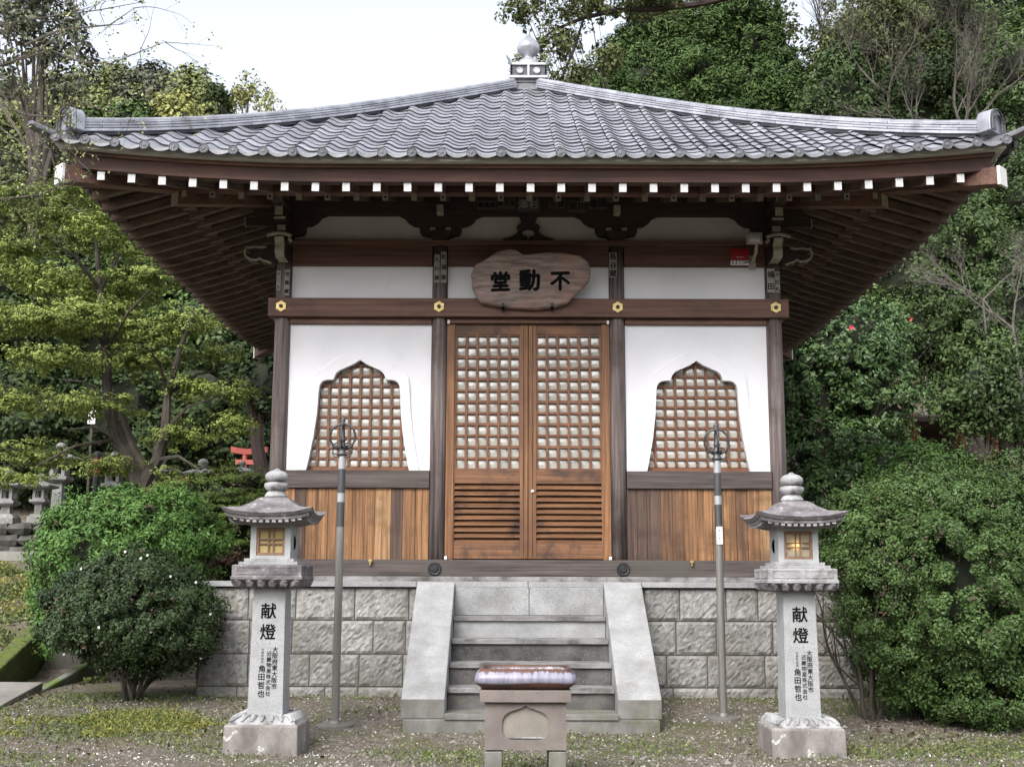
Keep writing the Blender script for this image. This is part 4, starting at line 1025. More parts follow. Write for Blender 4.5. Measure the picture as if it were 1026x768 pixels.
def limb(mb, p, d, ln, r, depth, spread=.6, n=5, grav=.0, kids=3, tips=None, taper=.55):
    pts = [Vector(p)]; d = Vector(d).normalized(); rad = [r]; k = 5
    for i in range(k):
        d = (d + Vector((random.gauss(0, .12), random.gauss(0, .12), random.gauss(0, .10) + grav))).normalized()
        pts.append(pts[-1] + d * ln / k); rad.append(r * (1 - (1 - taper) * (i + 1) / k))
    mb.tube(pts, rad, n, cap=False)
    if depth <= 0:
        if tips is not None: tips.append(pts[-1])
        return
    for j in range(kids):
        i = random.randint(2, k); a = Vector((random.gauss(0, 1), random.gauss(0, 1), random.gauss(0, .8))); a = (a - d * a.dot(d)).normalized()
        limb(mb, pts[i], d + a * spread * random.uniform(.6, 1.3), ln * random.uniform(.55, .8), rad[i] * .62, depth - 1, spread, max(3, n - 1), grav, kids, tips, taper)
    limb(mb, pts[-1], d, ln * .7, rad[-1] * .95, depth - 1, spread, max(3, n - 1), grav, kids, tips, taper)
def core(name, parent, blobs, m, k=.72):  # dark solids added inside the foliage to stop light passing through
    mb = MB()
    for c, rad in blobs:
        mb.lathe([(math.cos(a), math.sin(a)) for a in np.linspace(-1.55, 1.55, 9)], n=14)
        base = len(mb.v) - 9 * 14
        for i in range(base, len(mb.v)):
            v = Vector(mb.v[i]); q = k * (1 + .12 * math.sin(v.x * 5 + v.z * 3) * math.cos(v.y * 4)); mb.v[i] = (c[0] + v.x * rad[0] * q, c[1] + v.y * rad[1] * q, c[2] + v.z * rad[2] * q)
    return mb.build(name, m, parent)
M['inner'] = mat('light_block_core', (.008, .011, .006), (.02, .026, .012), (12, 12, 12), .95)
LM = {
 'sasanqua': leafmat('sasanqua_leaf', (.011, .023, .009), (.062, .100, .036), .5, .25),
 'bright': leafmat('bright_leaf', (.028, .070, .015), (.135, .250, .060), .55, .2),
 'big': leafmat('clipped_leaf', (.018, .038, .010), (.088, .150, .040), .5, .25),
 'round': leafmat('round_bush_leaf', (.03, .075, .018), (.12, .22, .05), .5, .2),
 'juniper': leafmat('layered_leaf', (.03, .050, .012), (.12, .17, .04), .6, .2),
 'maple': leafmat('maple_leaf', (.070, .095, .020), (.27, .335, .085), .6, .2),
 'redbr': leafmat('reddish_leaf', (.03, .018, .012), (.10, .05, .035), .6),
 'olive': leafmat('hill_leaf', (.07, .09, .030), (.24, .27, .11), .65, .15),
 'olive_y': leafmat('yellow_hill_leaf', (.14, .15, .04), (.34, .35, .13), .65, .15),
 'conif': leafmat('cedar_leaf', (.014, .032, .010), (.090, .145, .042), .65, .15),
 'greyg': leafmat('grey_green_leaf', (.05, .060, .040), (.17, .185, .13), .65, .15),
 'dark': leafmat('dark_wood_leaf', (.010, .021, .007), (.058, .088, .028), .6, .2),
 'glossy': leafmat('glossy_leaf', (.013, .028, .009), (.100, .155, .048), .5, .25),
 'camellia': leafmat('camellia_leaf', (.016, .042, .012), (.115, .19, .058), .4, .35),
 'mixed': leafmat('mixed_leaf', (.03, .045, .015), (.16, .18, .07), .6, .2),
 'bud': leafmat('bud_leaf', (.16, .19, .06), (.34, .36, .16), .6),
 'grass': leafmat('grass_blade', (.040, .060, .014), (.15, .19, .05), .6),
 'ygrass': leafmat('yellow_cover', (.10, .11, .02), (.28, .27, .06), .6),
 'dry': leafmat('fallen_leaf', (.035, .022, .014), (.13, .090, .060), .7),
}
M['petal'] = mat('white_petal', (.7, .68, .66), (.8, .78, .75), (9, 9, 9), .6)
M['redfl'] = mat('red_petal', (.35, .02, .03), (.5, .04, .06), (9, 9, 9), .5)
def xz(px, py, Y): p = at(px, py, Y); return p
def bl(px, py, Y, rx, rz, ry=None, dy=0):
    """blob whose centre and radii were measured in photo pixels at depth Y"""
    p = at(px, py, Y + dy); k = (Y + dy + CD) / F * 1.02
    return ((p.x, p.y, p.z), (rx * k, (ry if ry else rx) * k, rz * k))
def flowers(parent, blobs, n, m, r_=.03, name='flower', front=True):
    out = []
    for _ in range(n):
        c, rad = random.choice(blobs); d = Vector((random.gauss(0, 1), -abs(random.gauss(0, 1)), random.gauss(0, .8))).normalized()
        p = Vector((c[0] + d.x * rad[0] * 1.06, c[1] + d.y * rad[1] * 1.06, c[2] + d.z * rad[2] * 1.06)); mb = MB()
        for i in range(5):
            a = i * 1.2566 + random.random(); u = Vector((math.cos(a), -.25, math.sin(a))).normalized() * r_; v = Vector((-math.sin(a), 0, math.cos(a))) * r_ * .45
            mb.add([p, p + u * .6 + v, p + u, p + u * .6 - v], [(0, 1, 2, 3)])
        mb.build(name, m, parent)
def shrub(name, label, cat, blobs, lm, L, asp, rs, cover=2.2, stems=None, group=None, k=.72, fl=None, **kw):
    c0 = blobs[0][0]; g = float(gz(c0[0], c0[1])); t = T(name, label, cat, (c0[0], c0[1], g), group)
    if k: core('light_block_core', t, blobs, M['inner'], k)
    crown('foliage', t, blobs, LM[lm], L, asp, rs, cover, **kw)
    ex = [(c, tuple(q * 1.07 for q in r_)) for c, r_ in blobs]
    crown('new_shoots', t, ex, LM[lm], L * .8, asp * .8, rs * .8, cover * .05, dens=.35, shell=.04, ct=.1, jit=1.0)
    crown('dry_twig_leaves', t, blobs, LM['dry'], L, asp, rs * .5, cover * .015, dens=.15, shell=.15)
    if stems:
        bx, by, n, h, sp = stems; gb = float(gz(bx, by))
        for i in range(n):
            mb = MB(); a = random.uniform(0, 6.28); q = random.uniform(.02, .10)
            limb(mb, (bx + q * math.cos(a), by + q * math.sin(a), gb - .03), (math.cos(a) * sp, math.sin(a) * sp * .7, 1), h, .020, 2, .55, 6, .0, 2)
            mb.build('stem', M['bark'], t)
    if fl: flowers(t, blobs, *fl)
    return t
# --- near shrubs
A = [bl(132, 616, -1.25, 80, 50), bl(97, 614, -1.25, 50, 42), bl(174, 622, -1.25, 46, 44), bl(130, 584, -1.25, 60, 30), bl(145, 642, -1.15, 52, 32), bl(185, 632, -1.2, 36, 34)]
shrub('round_shrub', 'round dark shrub on bare stems with a few white flowers, left of the left lantern', 'shrub', A, 'sasanqua', .031, .55, .08, 2.2, (at(125, 700, -1.3).x, -1.2, 9, .62, .55), fl=(30, M['petal'], .014), k=.55, shell=.2)
Bb = [bl(120, 560, .4, 78, 66), bl(165, 545, .5, 55, 50), bl(75, 575, .4, 40, 62), bl(135, 525, .6, 72, 34), bl(60, 610, .2, 26, 40)]
shrub('leafy_shrub', 'large bright green leafy shrub behind the round dark left shrub', 'shrub', Bb, 'bright', .050, .40, .11, 2.1, k=.66, shell=.15)
Cc = [bl(215, 500, 4.2, 52, 26), bl(240, 488, 4.6, 40, 18), bl(190, 520, 3.8, 48, 26), bl(230, 530, 3.9, 40, 30), bl(160, 500, 4.4, 30, 16)]
shrub('layered_shrub', 'low olive green shrub with layered branches beside the left wall of the hall', 'shrub', Cc, 'juniper', .05, .35, .14, 2.0, k=.6, flat=.35, up=1.2, shell=.2)
shrub('reddish_shrub', 'small dark reddish shrub between the round shrub and the left lantern', 'shrub', [bl(208, 558, 2.0, 28, 20), bl(228, 570, 1.9, 16, 16)], 'redbr', .06, .5, .12, 1.6, k=.6)
G_ = [bl(950, 590, -2.0, 105, 108), bl(890, 560, -2.0, 62, 72), bl(1010, 560, -1.9, 95, 100), bl(925, 520, -1.8, 85, 50), bl(905, 640, -1.9, 55, 60), bl(985, 670, -2.0, 85, 70), bl(1075, 610, -1.9, 80, 110)]
shrub('big_shrub', 'very large clipped dark green shrub at the right edge reaching the ground', 'shrub', G_, 'big', .030, .55, .085, 2.4, (at(880, 700, -2).x, -1.9, 8, .8, .45), k=.60, shell=.17)
shrub('dome_shrub', 'bright clipped dome shrub peeking over the large right shrub', 'shrub', [bl(925, 480, 2.5, 46, 38), bl(955, 490, 2.5, 30, 34), bl(890, 478, 2.6, 28, 32)], 'round', .055, .55, .12, 2.2, k=.8, shell=.08)
shrub('side_shrub', 'dark leafy shrub growing just right of the hall platform', 'shrub', [bl(830, 520, 2.6, 46, 60), bl(860, 480, 3.0, 40, 50), bl(815, 580, 2.4, 30, 50)], 'camellia', .065, .55, .13, 2.0, k=.6)
CM = [bl(845, 355, 7.9, 62, 55), bl(870, 400, 7.9, 48, 55), bl(815, 400, 7.9, 42, 60), bl(835, 460, 7.6, 48, 48), bl(880, 335, 8.2, 34, 30)]
shrub('camellia_tree', 'glossy camellia tree with a few red flowers right of the hall', 'tree', CM, 'camellia', .080, .55, .16, 1.9, (at(850, 470, 8).x, 7.9, 2, 2.6, .2), fl=(9, M['redfl'], .05), k=.7, shell=.14)
shrub('sparse_shrub', 'sparse yellow green shrub at right edge behind the large shrub', 'shrub', [bl(1000, 480, 3.0, 32, 26), bl(1030, 490, 3.0, 30, 26)], 'mixed', .07, .5, .12, .9, k=0, stems=(at(1000, 520, 3).x, 3.0, 6, 1.3, .35))
# --- trees
def tree(name, label, blobs, lm, L, asp, rs, cover=1.8, tr=.16, base=None, bark='bark', limbs=5, group=None, k=.6, **kw):
    c0 = np.mean([b[0] for b in blobs], axis=0); bx, by = base if base else (c0[0], c0[1]); g = float(gz(bx, by))
    t = T(name, label, 'tree', (bx, by, g), group)
    mb = MB(); top = Vector(c0); root = Vector((bx, by, g - .2)); pts = [root.lerp(top, a) + Vector((.12 * math.sin(a * 5 + bx), .1 * math.cos(a * 4), 0)) * a for a in np.linspace(0, 1, 8)]
    mb.tube(pts, [tr * (1.15 - .75 * a) for a in np.linspace(0, 1, 8)], 8, cap=False)
    for b in blobs[:limbs]:
        p = pts[random.randint(3, 5)]; q = Vector(b[0]); mid = p.lerp(q, .5) + Vector((0, 0, .1)); mb.tube([p, mid, q], [tr * .5, tr * .34, tr * .12], 6, cap=False)
        for _ in range(3):
            e = q + Vector((random.gauss(0, b[1][0] * .5), random.gauss(0, b[1][1] * .5), random.gauss(0, b[1][2] * .5))); mb.tube([mid, mid.lerp(e, .6) + Vector((0, 0, .08)), e], [tr * .2, tr * .12, tr * .03], 5, cap=False)
    mb.build('trunk', M[bark], t)
    if k: core('light_block_core', t, blobs, M['inner'], k)
    crown('crown', t, blobs, LM[lm], L, asp, rs, cover, **kw)
    return t
# maple with layered sprays
def maple():
    bx, by = at(143, 500, 5.0).x, 5.0; g = float(gz(bx, by)); t = T('maple_tree', 'yellow green maple with forked trunk and layered sprays of young leaves', 'tree', (bx, by, g))
    mb = MB(); P = lambda x, y, d=0: at(x, y, by + d)
    mb.tube([(bx, by, g - .2), P(141, 500), P(136, 470), P(118, 440), P(108, 400), P(106, 350), P(100, 290), P(95, 230)], [.16, .13, .12, .10, .085, .07, .045, .02], 8)
    mb.tube([P(143, 500), P(146, 480), P(158, 460), P(166, 430), P(168, 395), P(180, 350), P(200, 300)], [.12, .11, .095, .085, .06, .04, .015], 8)
    mb.tube([P(146, 470), P(132, 445), P(120, 410), P(112, 398)], [.07, .06, .05, .035], 6)
    for a, b in (((108, 400), (60, 380)), ((107, 350), (60, 300)), ((107, 350), (150, 290)), ((166, 430), (210, 400)), ((168, 395), (150, 350)), ((120, 440), (70, 430)), ((100, 290), (50, 240)), ((168, 395), (225, 370)), ((158, 460), (200, 470)), ((118, 440), (30, 470)), ((100, 290), (140, 230))):
        p, q = P(*a), P(b[0], b[1], random.uniform(-1.2, 1.2)); mb.tube([p, p.lerp(q, .5) + Vector((0, 0, .12)), q], [.035, .022, .008], 5)
    mb.build('trunk', M['bark'], t)
    bls = []
    for (x, y, r_) in ((60, 215, 60), (20, 250, 50), (110, 235, 55), (60, 280, 70), (150, 275, 45), (15, 320, 50), (100, 320, 60), (185, 320, 45), (55, 360, 60), (140, 360, 55), (215, 355, 32), (15, 400, 50), (190, 385, 40), (90, 405, 55), (235, 395, 30), (150, 335, 50), (40, 455, 50), (110, 465, 40), (180, 436, 36), (238, 424, 30), (15, 478, 40), (222, 478, 36), (165, 484, 36), (80, 190, 40), (25, 195, 40), (120, 290, 60), (60, 320, 60)):
        bls.append(bl(x, y, by + random.uniform(-.9, 1.3), r_ * 1.05, random.uniform(11, 20), r_ * 1.1))
    for _ in range(34):
        x, y = random.uniform(-10, 215), random.uniform(190, 350)
        if y > 330 - (x - 40) * -.3 or x > 120 + (y - 190) * .75: continue
        r_ = random.uniform(18, 34); bls.append(bl(x, y, by + random.uniform(-1.0, 1.6), r_, r_ * .55, r_))
    crown('crown', t, bls, LM['maple'], .052, .5, .13, .50, dens=1.1, flat=.38, up=1.0, shell=.6, ct=.45)
maple()
# left background
tree('tall_evergreen', 'tall grey green evergreen with sky showing through at the top left corner', [bl(20, 30, 20, 50, 40), bl(60, 55, 20, 34, 30), bl(35, -10, 20, 50, 36), bl(72, 80, 20, 22, 18), bl(10, 80, 20, 22, 14), bl(75, 25, 20, 16, 24)], 'greyg', .20, .45, .42, .62, .2, k=0, shell=.4, dens=.9)
for i, (x, y, r_, lm, lab) in enumerate(((20, 120, 42, 'olive', 'olive hill tree at the left edge above the maple'), (68, 110, 38, 'olive', 'rounded hill tree second from the left edge of the skyline'), (112, 96, 34, 'olive', 'hill tree whose top stands above the left roof corner'), (150, 92, 30, 'greyg', 'greyish hill tree in the middle of the left skyline'), (186, 92, 26, 'olive', 'olive hill tree at the right of the left skyline'), (210, 104, 18, 'dark', 'dark pointed tree ending the left skyline'), (176, 112, 20, 'olive_y', 'yellowish round treetop just over the left part of the roof'), (85, 140, 30, 'conif', 'greener round treetop under the left skyline'), (130, 125, 24, 'conif', 'round green treetop touching the left roof ridge'))):
    Y = 34 - (4 if i > 5 else 0)
    tree('hill_tree', lab, [bl(x, y, Y, r_, r_ * .9), bl(x - r_ * .5, y + r_ * .5, Y - 1, r_ * .7, r_ * .7), bl(x + r_ * .5, y + r_ * .45, Y - 1, r_ * .7, r_ * .7), bl(x + r_ * .1, y - r_ * .35, Y, r_ * .55, r_ * .6)], lm, .19, .55, .45, 1.9, .2, group='trees on the hill beyond the roof', k=.62, shell=.18, dens=1.5)
tree('pale_tree', 'pale thin leaved tree standing against the white sky left of the roof', [bl(248, 92, 38, 22, 18), bl(236, 100, 38, 14, 12), bl(268, 104, 38, 14, 12)], 'olive_y', .18, .4, .5, .55, .12, k=0, shell=.5)
for i, (x, y, r_, Y, lm, lab) in enumerate(((20, 190, 60, 22, 'mixed', 'bushy green tree behind the top of the maple at left edge'), (90, 180, 60, 24, 'dark', 'dark tree behind the middle of the maple crown'), (-10, 300, 70, 17, 'dark', 'dark tree at left edge level with the maple branches'), (60, 330, 80, 18, 'dark', 'dark broad tree directly behind the maple trunk'), (150, 290, 80, 19, 'dark', 'dark tree behind right half of the maple'), (215, 330, 60, 17, 'glossy', 'dark green tree between the maple and the left eave'), (20, 430, 70, 14.5, 'dark', 'dark low tree behind the row of small lanterns at left'), (120, 420, 70, 15, 'dark', 'dark low tree behind the fork of the maple'), (200, 410, 60, 15.5, 'dark', 'dark low tree left of the red gate'), (262, 400, 50, 16.5, 'dark', 'dark tree close to the left corner column'), (300, 250, 70, 22, 'dark', 'tree mostly hidden behind the left half of the roof'))):
    tree('forest_tree', lab, [bl(x, y, Y, r_, r_ * 1.0), bl(x - r_ * .6, y + r_ * .5, Y, r_ * .7, r_ * .8), bl(x + r_ * .6, y + r_ * .4, Y, r_ * .7, r_ * .8)], lm, .14, .55, .36, 1.5, .2, group='dark trees behind the maple', k=.66, shell=.18)
# right background
tree('overhanging_tree', 'dark loose tree with a long black limb above the roof finial', [bl(525, 10, 13, 30, 18), bl(560, 40, 13, 30, 22), bl(590, 5, 13, 45, 18), bl(530, 70, 13, 26, 20), bl(575, 80, 13, 26, 22), bl(650, 0, 13, 50, 12), bl(610, 60, 13, 22, 20), bl(505, 95, 13.5, 16, 16)], 'mixed', .10, .5, .17, .8, .07, base=(4.2, 13.2), k=0, shell=.45, dens=1.1)
def limb_over():
    o = bpy.data.objects['overhanging_tree']; mb = MB(); P = lambda x, y: at(x, y, 13)
    mb.tube([P(760, -10), P(700, 4), P(660, 9), P(620, 10), P(585, 18), P(555, 30), P(530, 50)], [.10, .075, .065, .055, .045, .03, .012], 6)
    mb.tube([P(585, 18), P(575, 50), P(560, 85), P(545, 110)], [.03, .035, .03, .02], 6); mb.build('limb', M['dark'], o)
limb_over()
for i, (x, y, r_, Y, lab) in enumerate(((590, 95, 28, 18, 'cedar treetop just right of the roof finial'), (640, 80, 40, 19, 'rounded cedar treetop above the right ridge near the finial'), (700, 75, 44, 19.5, 'cedar crown in the middle of the right ridge line'), (745, 85, 36, 19, 'lower cedar crown above the right ridge'), (665, 30, 44, 22, 'taller cedar standing behind the cedar row'), (730, 15, 50, 22, 'tallest cedar touching the top of the picture'), (785, 75, 34, 19, 'rightmost cedar of the row above the roof'), (620, 50, 20, 20, 'small cedar tip beside the overhanging limb'))):
    tree('cedar_tree', lab, [bl(x, y + 6, Y, r_, r_ * .8), bl(x - r_ * .5, y + r_ * .7, Y - .5, r_ * .65, r_ * .7), bl(x + r_ * .5, y + r_ * .6, Y - .5, r_ * .65, r_ * .7), bl(x, y - r_ * .4, Y, r_ * .5, r_ * .6)], 'conif', .14, .28, .27, 2.1, .2, group='cedars above the right half of the roof', k=.62, up=.9, shell=.16, dens=1.5)
for i, (x, y, r_, Y, lm, L, lab) in enumerate(((870, 40, 60, 20, 'mixed', .18, 'olive evergreen at the top right beyond the sky gap'), (960, 10, 80, 21, 'glossy', .20, 'tall evergreen filling the top right corner'), (1020, 80, 70, 19, 'glossy', .20, 'evergreen at right edge behind the bare tree'), (840, 95, 50, 18, 'glossy', .19, 'evergreen just above the right end of the ridge'), (920, 110, 60, 18, 'dark', .19, 'dark evergreen behind the right roof corner'), (1010, 200, 70, 15, 'glossy', .17, 'glossy evergreen right of the roof corner'), (950, 250, 70, 14, 'glossy', .16, 'glossy evergreen beneath the right eave end'), (1015, 310, 70, 13, 'glossy', .16, 'glossy evergreen at right edge at mid height'), (930, 340, 60, 13.5, 'dark', .16, 'dark tree behind the camellia'), (1000, 390, 60, 12.5, 'glossy', .15, 'drooping glossy tree over the dark hollow at right'), (870, 270, 60, 16, 'dark', .17, 'dark tree in shade beyond the right eave'), (985, 385, 44, 8.2, 'glossy', .15, 'glossy hanging foliage just above the small shrine'), (800, 300, 60, 17, 'dark', .17, 'dark tree hidden behind the right side of the hall'), (790, 130, 60, 26, 'dark', .2, 'dark tree far behind the right ridge'))):
    tree('evergreen_tree', lab, [bl(x, y, Y, r_, r_ * .9), bl(x - r_ * .6, y + r_ * .5, Y, r_ * .65, r_ * .7), bl(x + r_ * .6, y + r_ * .4, Y, r_ * .65, r_ * .7), bl(x + r_ * .1, y - r_ * .45, Y, r_ * .6, r_ * .6)], lm, L * .56, .55, .30, 1.35, .2 if Y > 12 else .06, bark='bark', group='evergreens on the right slope', k=.5, shell=.32, dens=1.1, jit=.8, ct=.7)
tree('slim_tree', 'slim bare stemmed tree in the gap of sky at the top right', [bl(785, 25, 24, 20, 22), bl(772, 5, 24, 18, 16)], 'mixed', .17, .5, .35, .5, .10, k=0, shell=.45)
# bare trees
def bare(name, label, base, segs, depth, m='bark_l', r=.07, ln=2.0, lean=(0, 0, 1), kids=3, spread=.55, grav=.03, extra=None):
    g = float(gz(*base)); t = T(name, label, 'tree', (base[0], base[1], g)); mb = MB(); p = Vector((base[0], base[1], g - .1)); q = Vector(segs)
    mb.tube([p, p.lerp(q, .5) + Vector((.08, 0, 0)), q], [r * 1.5, r * 1.2, r], 7, cap=False); mb.build('trunk', M[m], t); mb = MB()
    for l in (lean if isinstance(lean, list) else [lean]): limb(mb, q, l, ln, r, depth, spread, 5, grav, kids)
    mb.build('branches', M[m], t); return t
q = at(966, 135, 16.6); bare('bare_tree', 'leafless pale tree spreading twigs behind the right roof corner', (q.x, 16.6), tuple(q), 5, r=.05, ln=1.4, lean=[(-.5, -.2, 1), (.3, .2, 1), (.9, 0, .9), (-1, 0, .9)], kids=3, spread=.6)
q = at(918, 130, 16.6); bare('bare_tree', 'smaller leafless tree with whitish stems left of the other bare tree', (q.x, 16.6), tuple(q), 4, r=.03, ln=.95, lean=[(-.9, 0, .7), (.2, .1, 1), (-.3, .2, 1)], kids=3)
q = at(830, 60, 23); bare('bare_tree', 'thin leafless tree standing in the gap of sky at upper right', (q.x, 23), tuple(q), 4, r=.05, ln=1.3, lean=[(-.5, 0, 1), (-.1, 0, 1)], kids=3, spread=.4, m='bark')
q = at(1015, 330, 11); bare('bare_tree', 'leafless twiggy tree in front of the evergreens at right edge', (q.x, 10), tuple(q), 4, r=.03, ln=1.0, lean=[(-.8, 0, .9), (.2, 0, 1)], kids=3)
q = at(890, 95, 17.2); bare('bare_tree', 'leafless tree with a grey haze of twigs left of centre of the right slope', (q.x, 17.2), tuple(q), 5, r=.04, ln=1.2, lean=[(-.7, 0, .8), (.3, 0, 1)], kids=3, spread=.55)
q = at(985, 300, 10.5); bare('bare_tree', 'low leafless twiggy tree beneath the right roof corner', (q.x, 10.5), tuple(q), 5, r=.02, ln=.7, lean=[(-.9, 0, .5), (.6, 0, .7), (0, -.3, -.3)], kids=3, spread=.7)
# cherry branches reaching in from the left
def cherry():
    bx, by = -6.6, -5.2; t = T('cherry_tree', 'thin cherry branches with small fresh leaves reaching in at the upper left', 'tree', (bx, by, float(gz(bx, by)))); mb = MB(); tips = []
    mb.tube([(bx, by, -.1), (bx + .1, by, 1.5), (bx + .3, by + .1, 3.0), (bx + .5, by + .1, 4.0)], [.2, .16, .12, .08], 10); mb.build('trunk', M['bark'], t)
    mb = MB(); P = lambda x, y, Y: at(x, y, Y); Y = -5.0
    S0 = Vector((bx + .3, by + .1, 2.9))
    lines = [[(-60, 90), (0, 66), (40, 50), (75, 22), (103, 0)], [(-60, 90), (0, 66), (50, 50), (80, 62), (110, 64), (140, 52), (165, 42)], [(-60, 130), (0, 104), (25, 115), (60, 118), (75, 100), (110, 112), (140, 95), (160, 92)], [(-60, 180), (0, 200), (40, 195), (70, 182), (90, 172)], [(-60, 60), (0, 90), (20, 120), (50, 150), (60, 185)], [(0, 104), (20, 135), (35, 165), (20, 200)], [(-60, 150), (0, 128), (30, 150), (50, 140)], [(-50, -20), (0, 25), (60, 15), (100, 10), (143, 2)], [(-60, 210), (0, 185), (30, 172), (45, 150)], [(25, 45), (60, 30), (110, 25), (135, 8)]]
    for l in lines:
        pts = [P(x, y, Y + random.uniform(-.05, .05)) for x, y in l]
        if l[0][0] < -20: pts = [S0] + pts
        n = len(pts); mb.tube(pts, list(np.linspace(.012, .002, n)), 5)
        for p in pts[2:]:
            for _ in range(2): limb(mb, p, (random.gauss(.4, .6), random.gauss(0, .5), random.gauss(.2, .7)), random.uniform(.12, .3), .0035, 1, .7, 3, 0, 2, tips, .5)
        for a, b in zip(pts[1:-1], pts[2:]):
            for _ in range(4): tips.append(a.lerp(b, random.random()))
    mb.build('branches', M['bark_l'], t)
    c = np.repeat(np.array([tuple(p) for p in tips]), 4, axis=0); c = c + rng.normal(0, .018, c.shape)
    leaf_mesh('young_leaves', c, rng.normal(size=c.shape), rng.uniform(.014, .032, len(c)), .6, rng.uniform(0, 1, len(c)), t, LM['bud'])
cherry()

# ------------------------------------------------------------------ left garden: wall, small lanterns, gate
def stone_wall():
    Y = 6.62; t = T('stone_wall', 'low retaining wall of rough dark boulders at the left edge', 'wall', (-9.5, Y, 1.7)); mb = MB(); sd = 900
    for row in range(3):
        x = -14 + .2 * row
        while x < -4.7:
            w_ = random.uniform(.24, .50); z = 1.66 + row * .185; sd += 1; r_ = np.random.default_rng(sd); mb2 = MB()
            mb2.lathe([(math.cos(a) , math.sin(a)) for a in np.linspace(-1.45, 1.45, 7)], n=10)
            for v in mb2.v:
                v = Vector(v); q = 1 + .13 * math.sin(v.x * 4 + sd) + .10 * math.cos(v.z * 5 + sd); e = [math.copysign(abs(c) ** .7, c) for c in v]
                mb.v.append((x + w_ / 2 + e[0] * w_ * .52 * q, Y + e[1] * .20 * q, z + .1 + e[2] * .118 * q))
            base = len(mb.v) - len(mb2.v); mb.f += [tuple(i + base for i in f) for f in mb2.f]; mb.m += mb2.m; x += w_
    mb.build('boulders', M['rock'], t)
stone_wall()
tag(MB().box(-14, -4.8, 5.35, 6.45, 1.60, 1.70).box(-14, -4.8, 5.25, 5.348, 1.50, 1.74).build('path', M['path']), kind='structure')
def small_lantern(px, py, Y, sc_, label, kind):
    p = at(px, py, Y); g = float(gz(p.x, Y)); h = p.z - g; k = sc_
    t = T('garden_lantern', label, 'lantern', (p.x, Y, g), 'small stone lanterns in the left garden')
    B = lambda mb, nm, par=t, **kw: mb.build(nm, M['oldstone'], par, local=True, **kw)
    zr = h - .42 * k
    def sq(w_, z): return [(-w_, -w_, z), (w_, -w_, z), (w_, w_, z), (-w_, w_, z)]
    B(MB().loft([sq(.24 * k, -.1), sq(.24 * k, .14), sq(.17 * k, .20)]), 'base', bevel=.01)
    B(MB().loft([sq(.11 * k, .2), sq(.10 * k, zr - .42 * k)]), 'shaft', bevel=.01)
    B(MB().loft([sq(.13 * k, zr - .42 * k), sq(.22 * k, zr - .36 * k), sq(.22 * k, zr - .29 * k)]), 'platform', bevel=.01)
    mb = MB()
    for sx in (-1, 1):
        for sy in (-1, 1): mb.box(*sorted((sx * .15 * k, sx * .08 * k)), *sorted((sy * .15 * k, sy * .08 * k)), zr - .29 * k, zr)
    mb.box(-.149 * k, .149 * k, -.149 * k, .149 * k, zr - .289 * k, zr - .24 * k); mb.box(-.149 * k, .149 * k, -.149 * k, .149 * k, zr - .05 * k, zr - .001)
    B(mb, 'fire_box')
    mb = MB().loft([sq(.24 * k, zr), sq(.36 * k, zr + .04 * k), sq(.37 * k, zr + .09 * k), sq(.20 * k, zr + .17 * k), sq(.10 * k, zr + .20 * k)])
    B(mb, 'roof_cap', bevel=.01)
    B(MB().lathe([(.0, zr + .20 * k), (.09 * k, zr + .20 * k), (.06 * k, zr + .25 * k), (.10 * k, zr + .30 * k), (.11 * k, zr + .35 * k), (.07 * k, zr + .40 * k), (0, h)], n=16), 'jewel', smooth=True)
small_lantern(10, 470, 7.3, .75, 'small stone lantern at the far left edge above the boulder wall', 0)
small_lantern(42, 474, 7.2, .62, 'small stone lantern second from the left above the boulder wall', 0)
small_lantern(62, 443, 8.0, .85, 'largest garden lantern with a tall round jewel behind the maple leaves', 0)
small_lantern(116, 452, 8.0, .8, 'garden lantern just left of the maple trunk', 0)
small_lantern(163, 456, 8.2, .8, 'garden lantern just right of the maple trunk', 0)
small_lantern(204, 459, 8.2, .85, 'wide garden lantern left of the red gate', 0)
small_lantern(243, 461, 8.4, .6, 'garden lantern standing in front of the red gate', 0)
tree('shade_tree', 'dark tree trunk and crown between the red gate and the corner column', [bl(262, 380, 10.2, 26, 40), bl(240, 360, 10.6, 24, 30)], 'dark', .11, .55, .3, 1.3, .19, base=(at(286, 470, 10.2).x, 10.2), bark='dark', k=.5)
def torii():
    Y = 12.5; a = at(232, 451, Y); b = at(268, 451, Y); g = float(gz(a.x, Y)); t = T('torii_gate', 'red wooden gate seen beyond the garden lanterns left of the hall', 'gate', ((a.x + b.x) / 2, Y, g)); z = a.z; w_ = b.x - a.x
    n = 9; MB().loft([[(a.x + w_ * u, Y + dy, z + .05 * (2 * u - 1) ** 2 + dz) for dy, dz in ((-.06, -.09), (.06, -.09), (.08, .03), (-.08, .03))] for u in np.linspace(0, 1, n)]).build('top_lintel', M['vermil'], t)
    MB().box(a.x + .1, b.x - .1, Y - .05, Y + .05, z - .30, z - .20).build('tie_beam', M['vermil'], t)
    for u in (.38, .86): MB().tube([(a.x + w_ * u, Y, g), (a.x + w_ * u, Y, z - .09)], [.055, .05], 12).build('post', M['vermil'], t)
torii()
def redpost():
    p = at(98, 455, 7.6); g = float(gz(p.x, 7.6)); t = T('red_lamp_post', 'short red post with a black cap among the garden lanterns', 'post', (p.x, 7.6, g))
    MB().tube([(p.x, 7.6, g), (p.x, 7.6, p.z - .34)], .06, 10).build('post', M['iron'], t)
    MB().lathe([(0, -.34), (.055, -.34), (.06, -.30), (.06, -.06), (.0, -.06)], (p.x, 7.6, p.z), 14).build('red_body', M['vermil'], t)
    MB().lathe([(0, -.06), (.085, -.06), (.08, 0), (.04, .05), (0, .06)], (p.x, 7.6, p.z), 14).build('cap', M['iron'], t)
redpost()
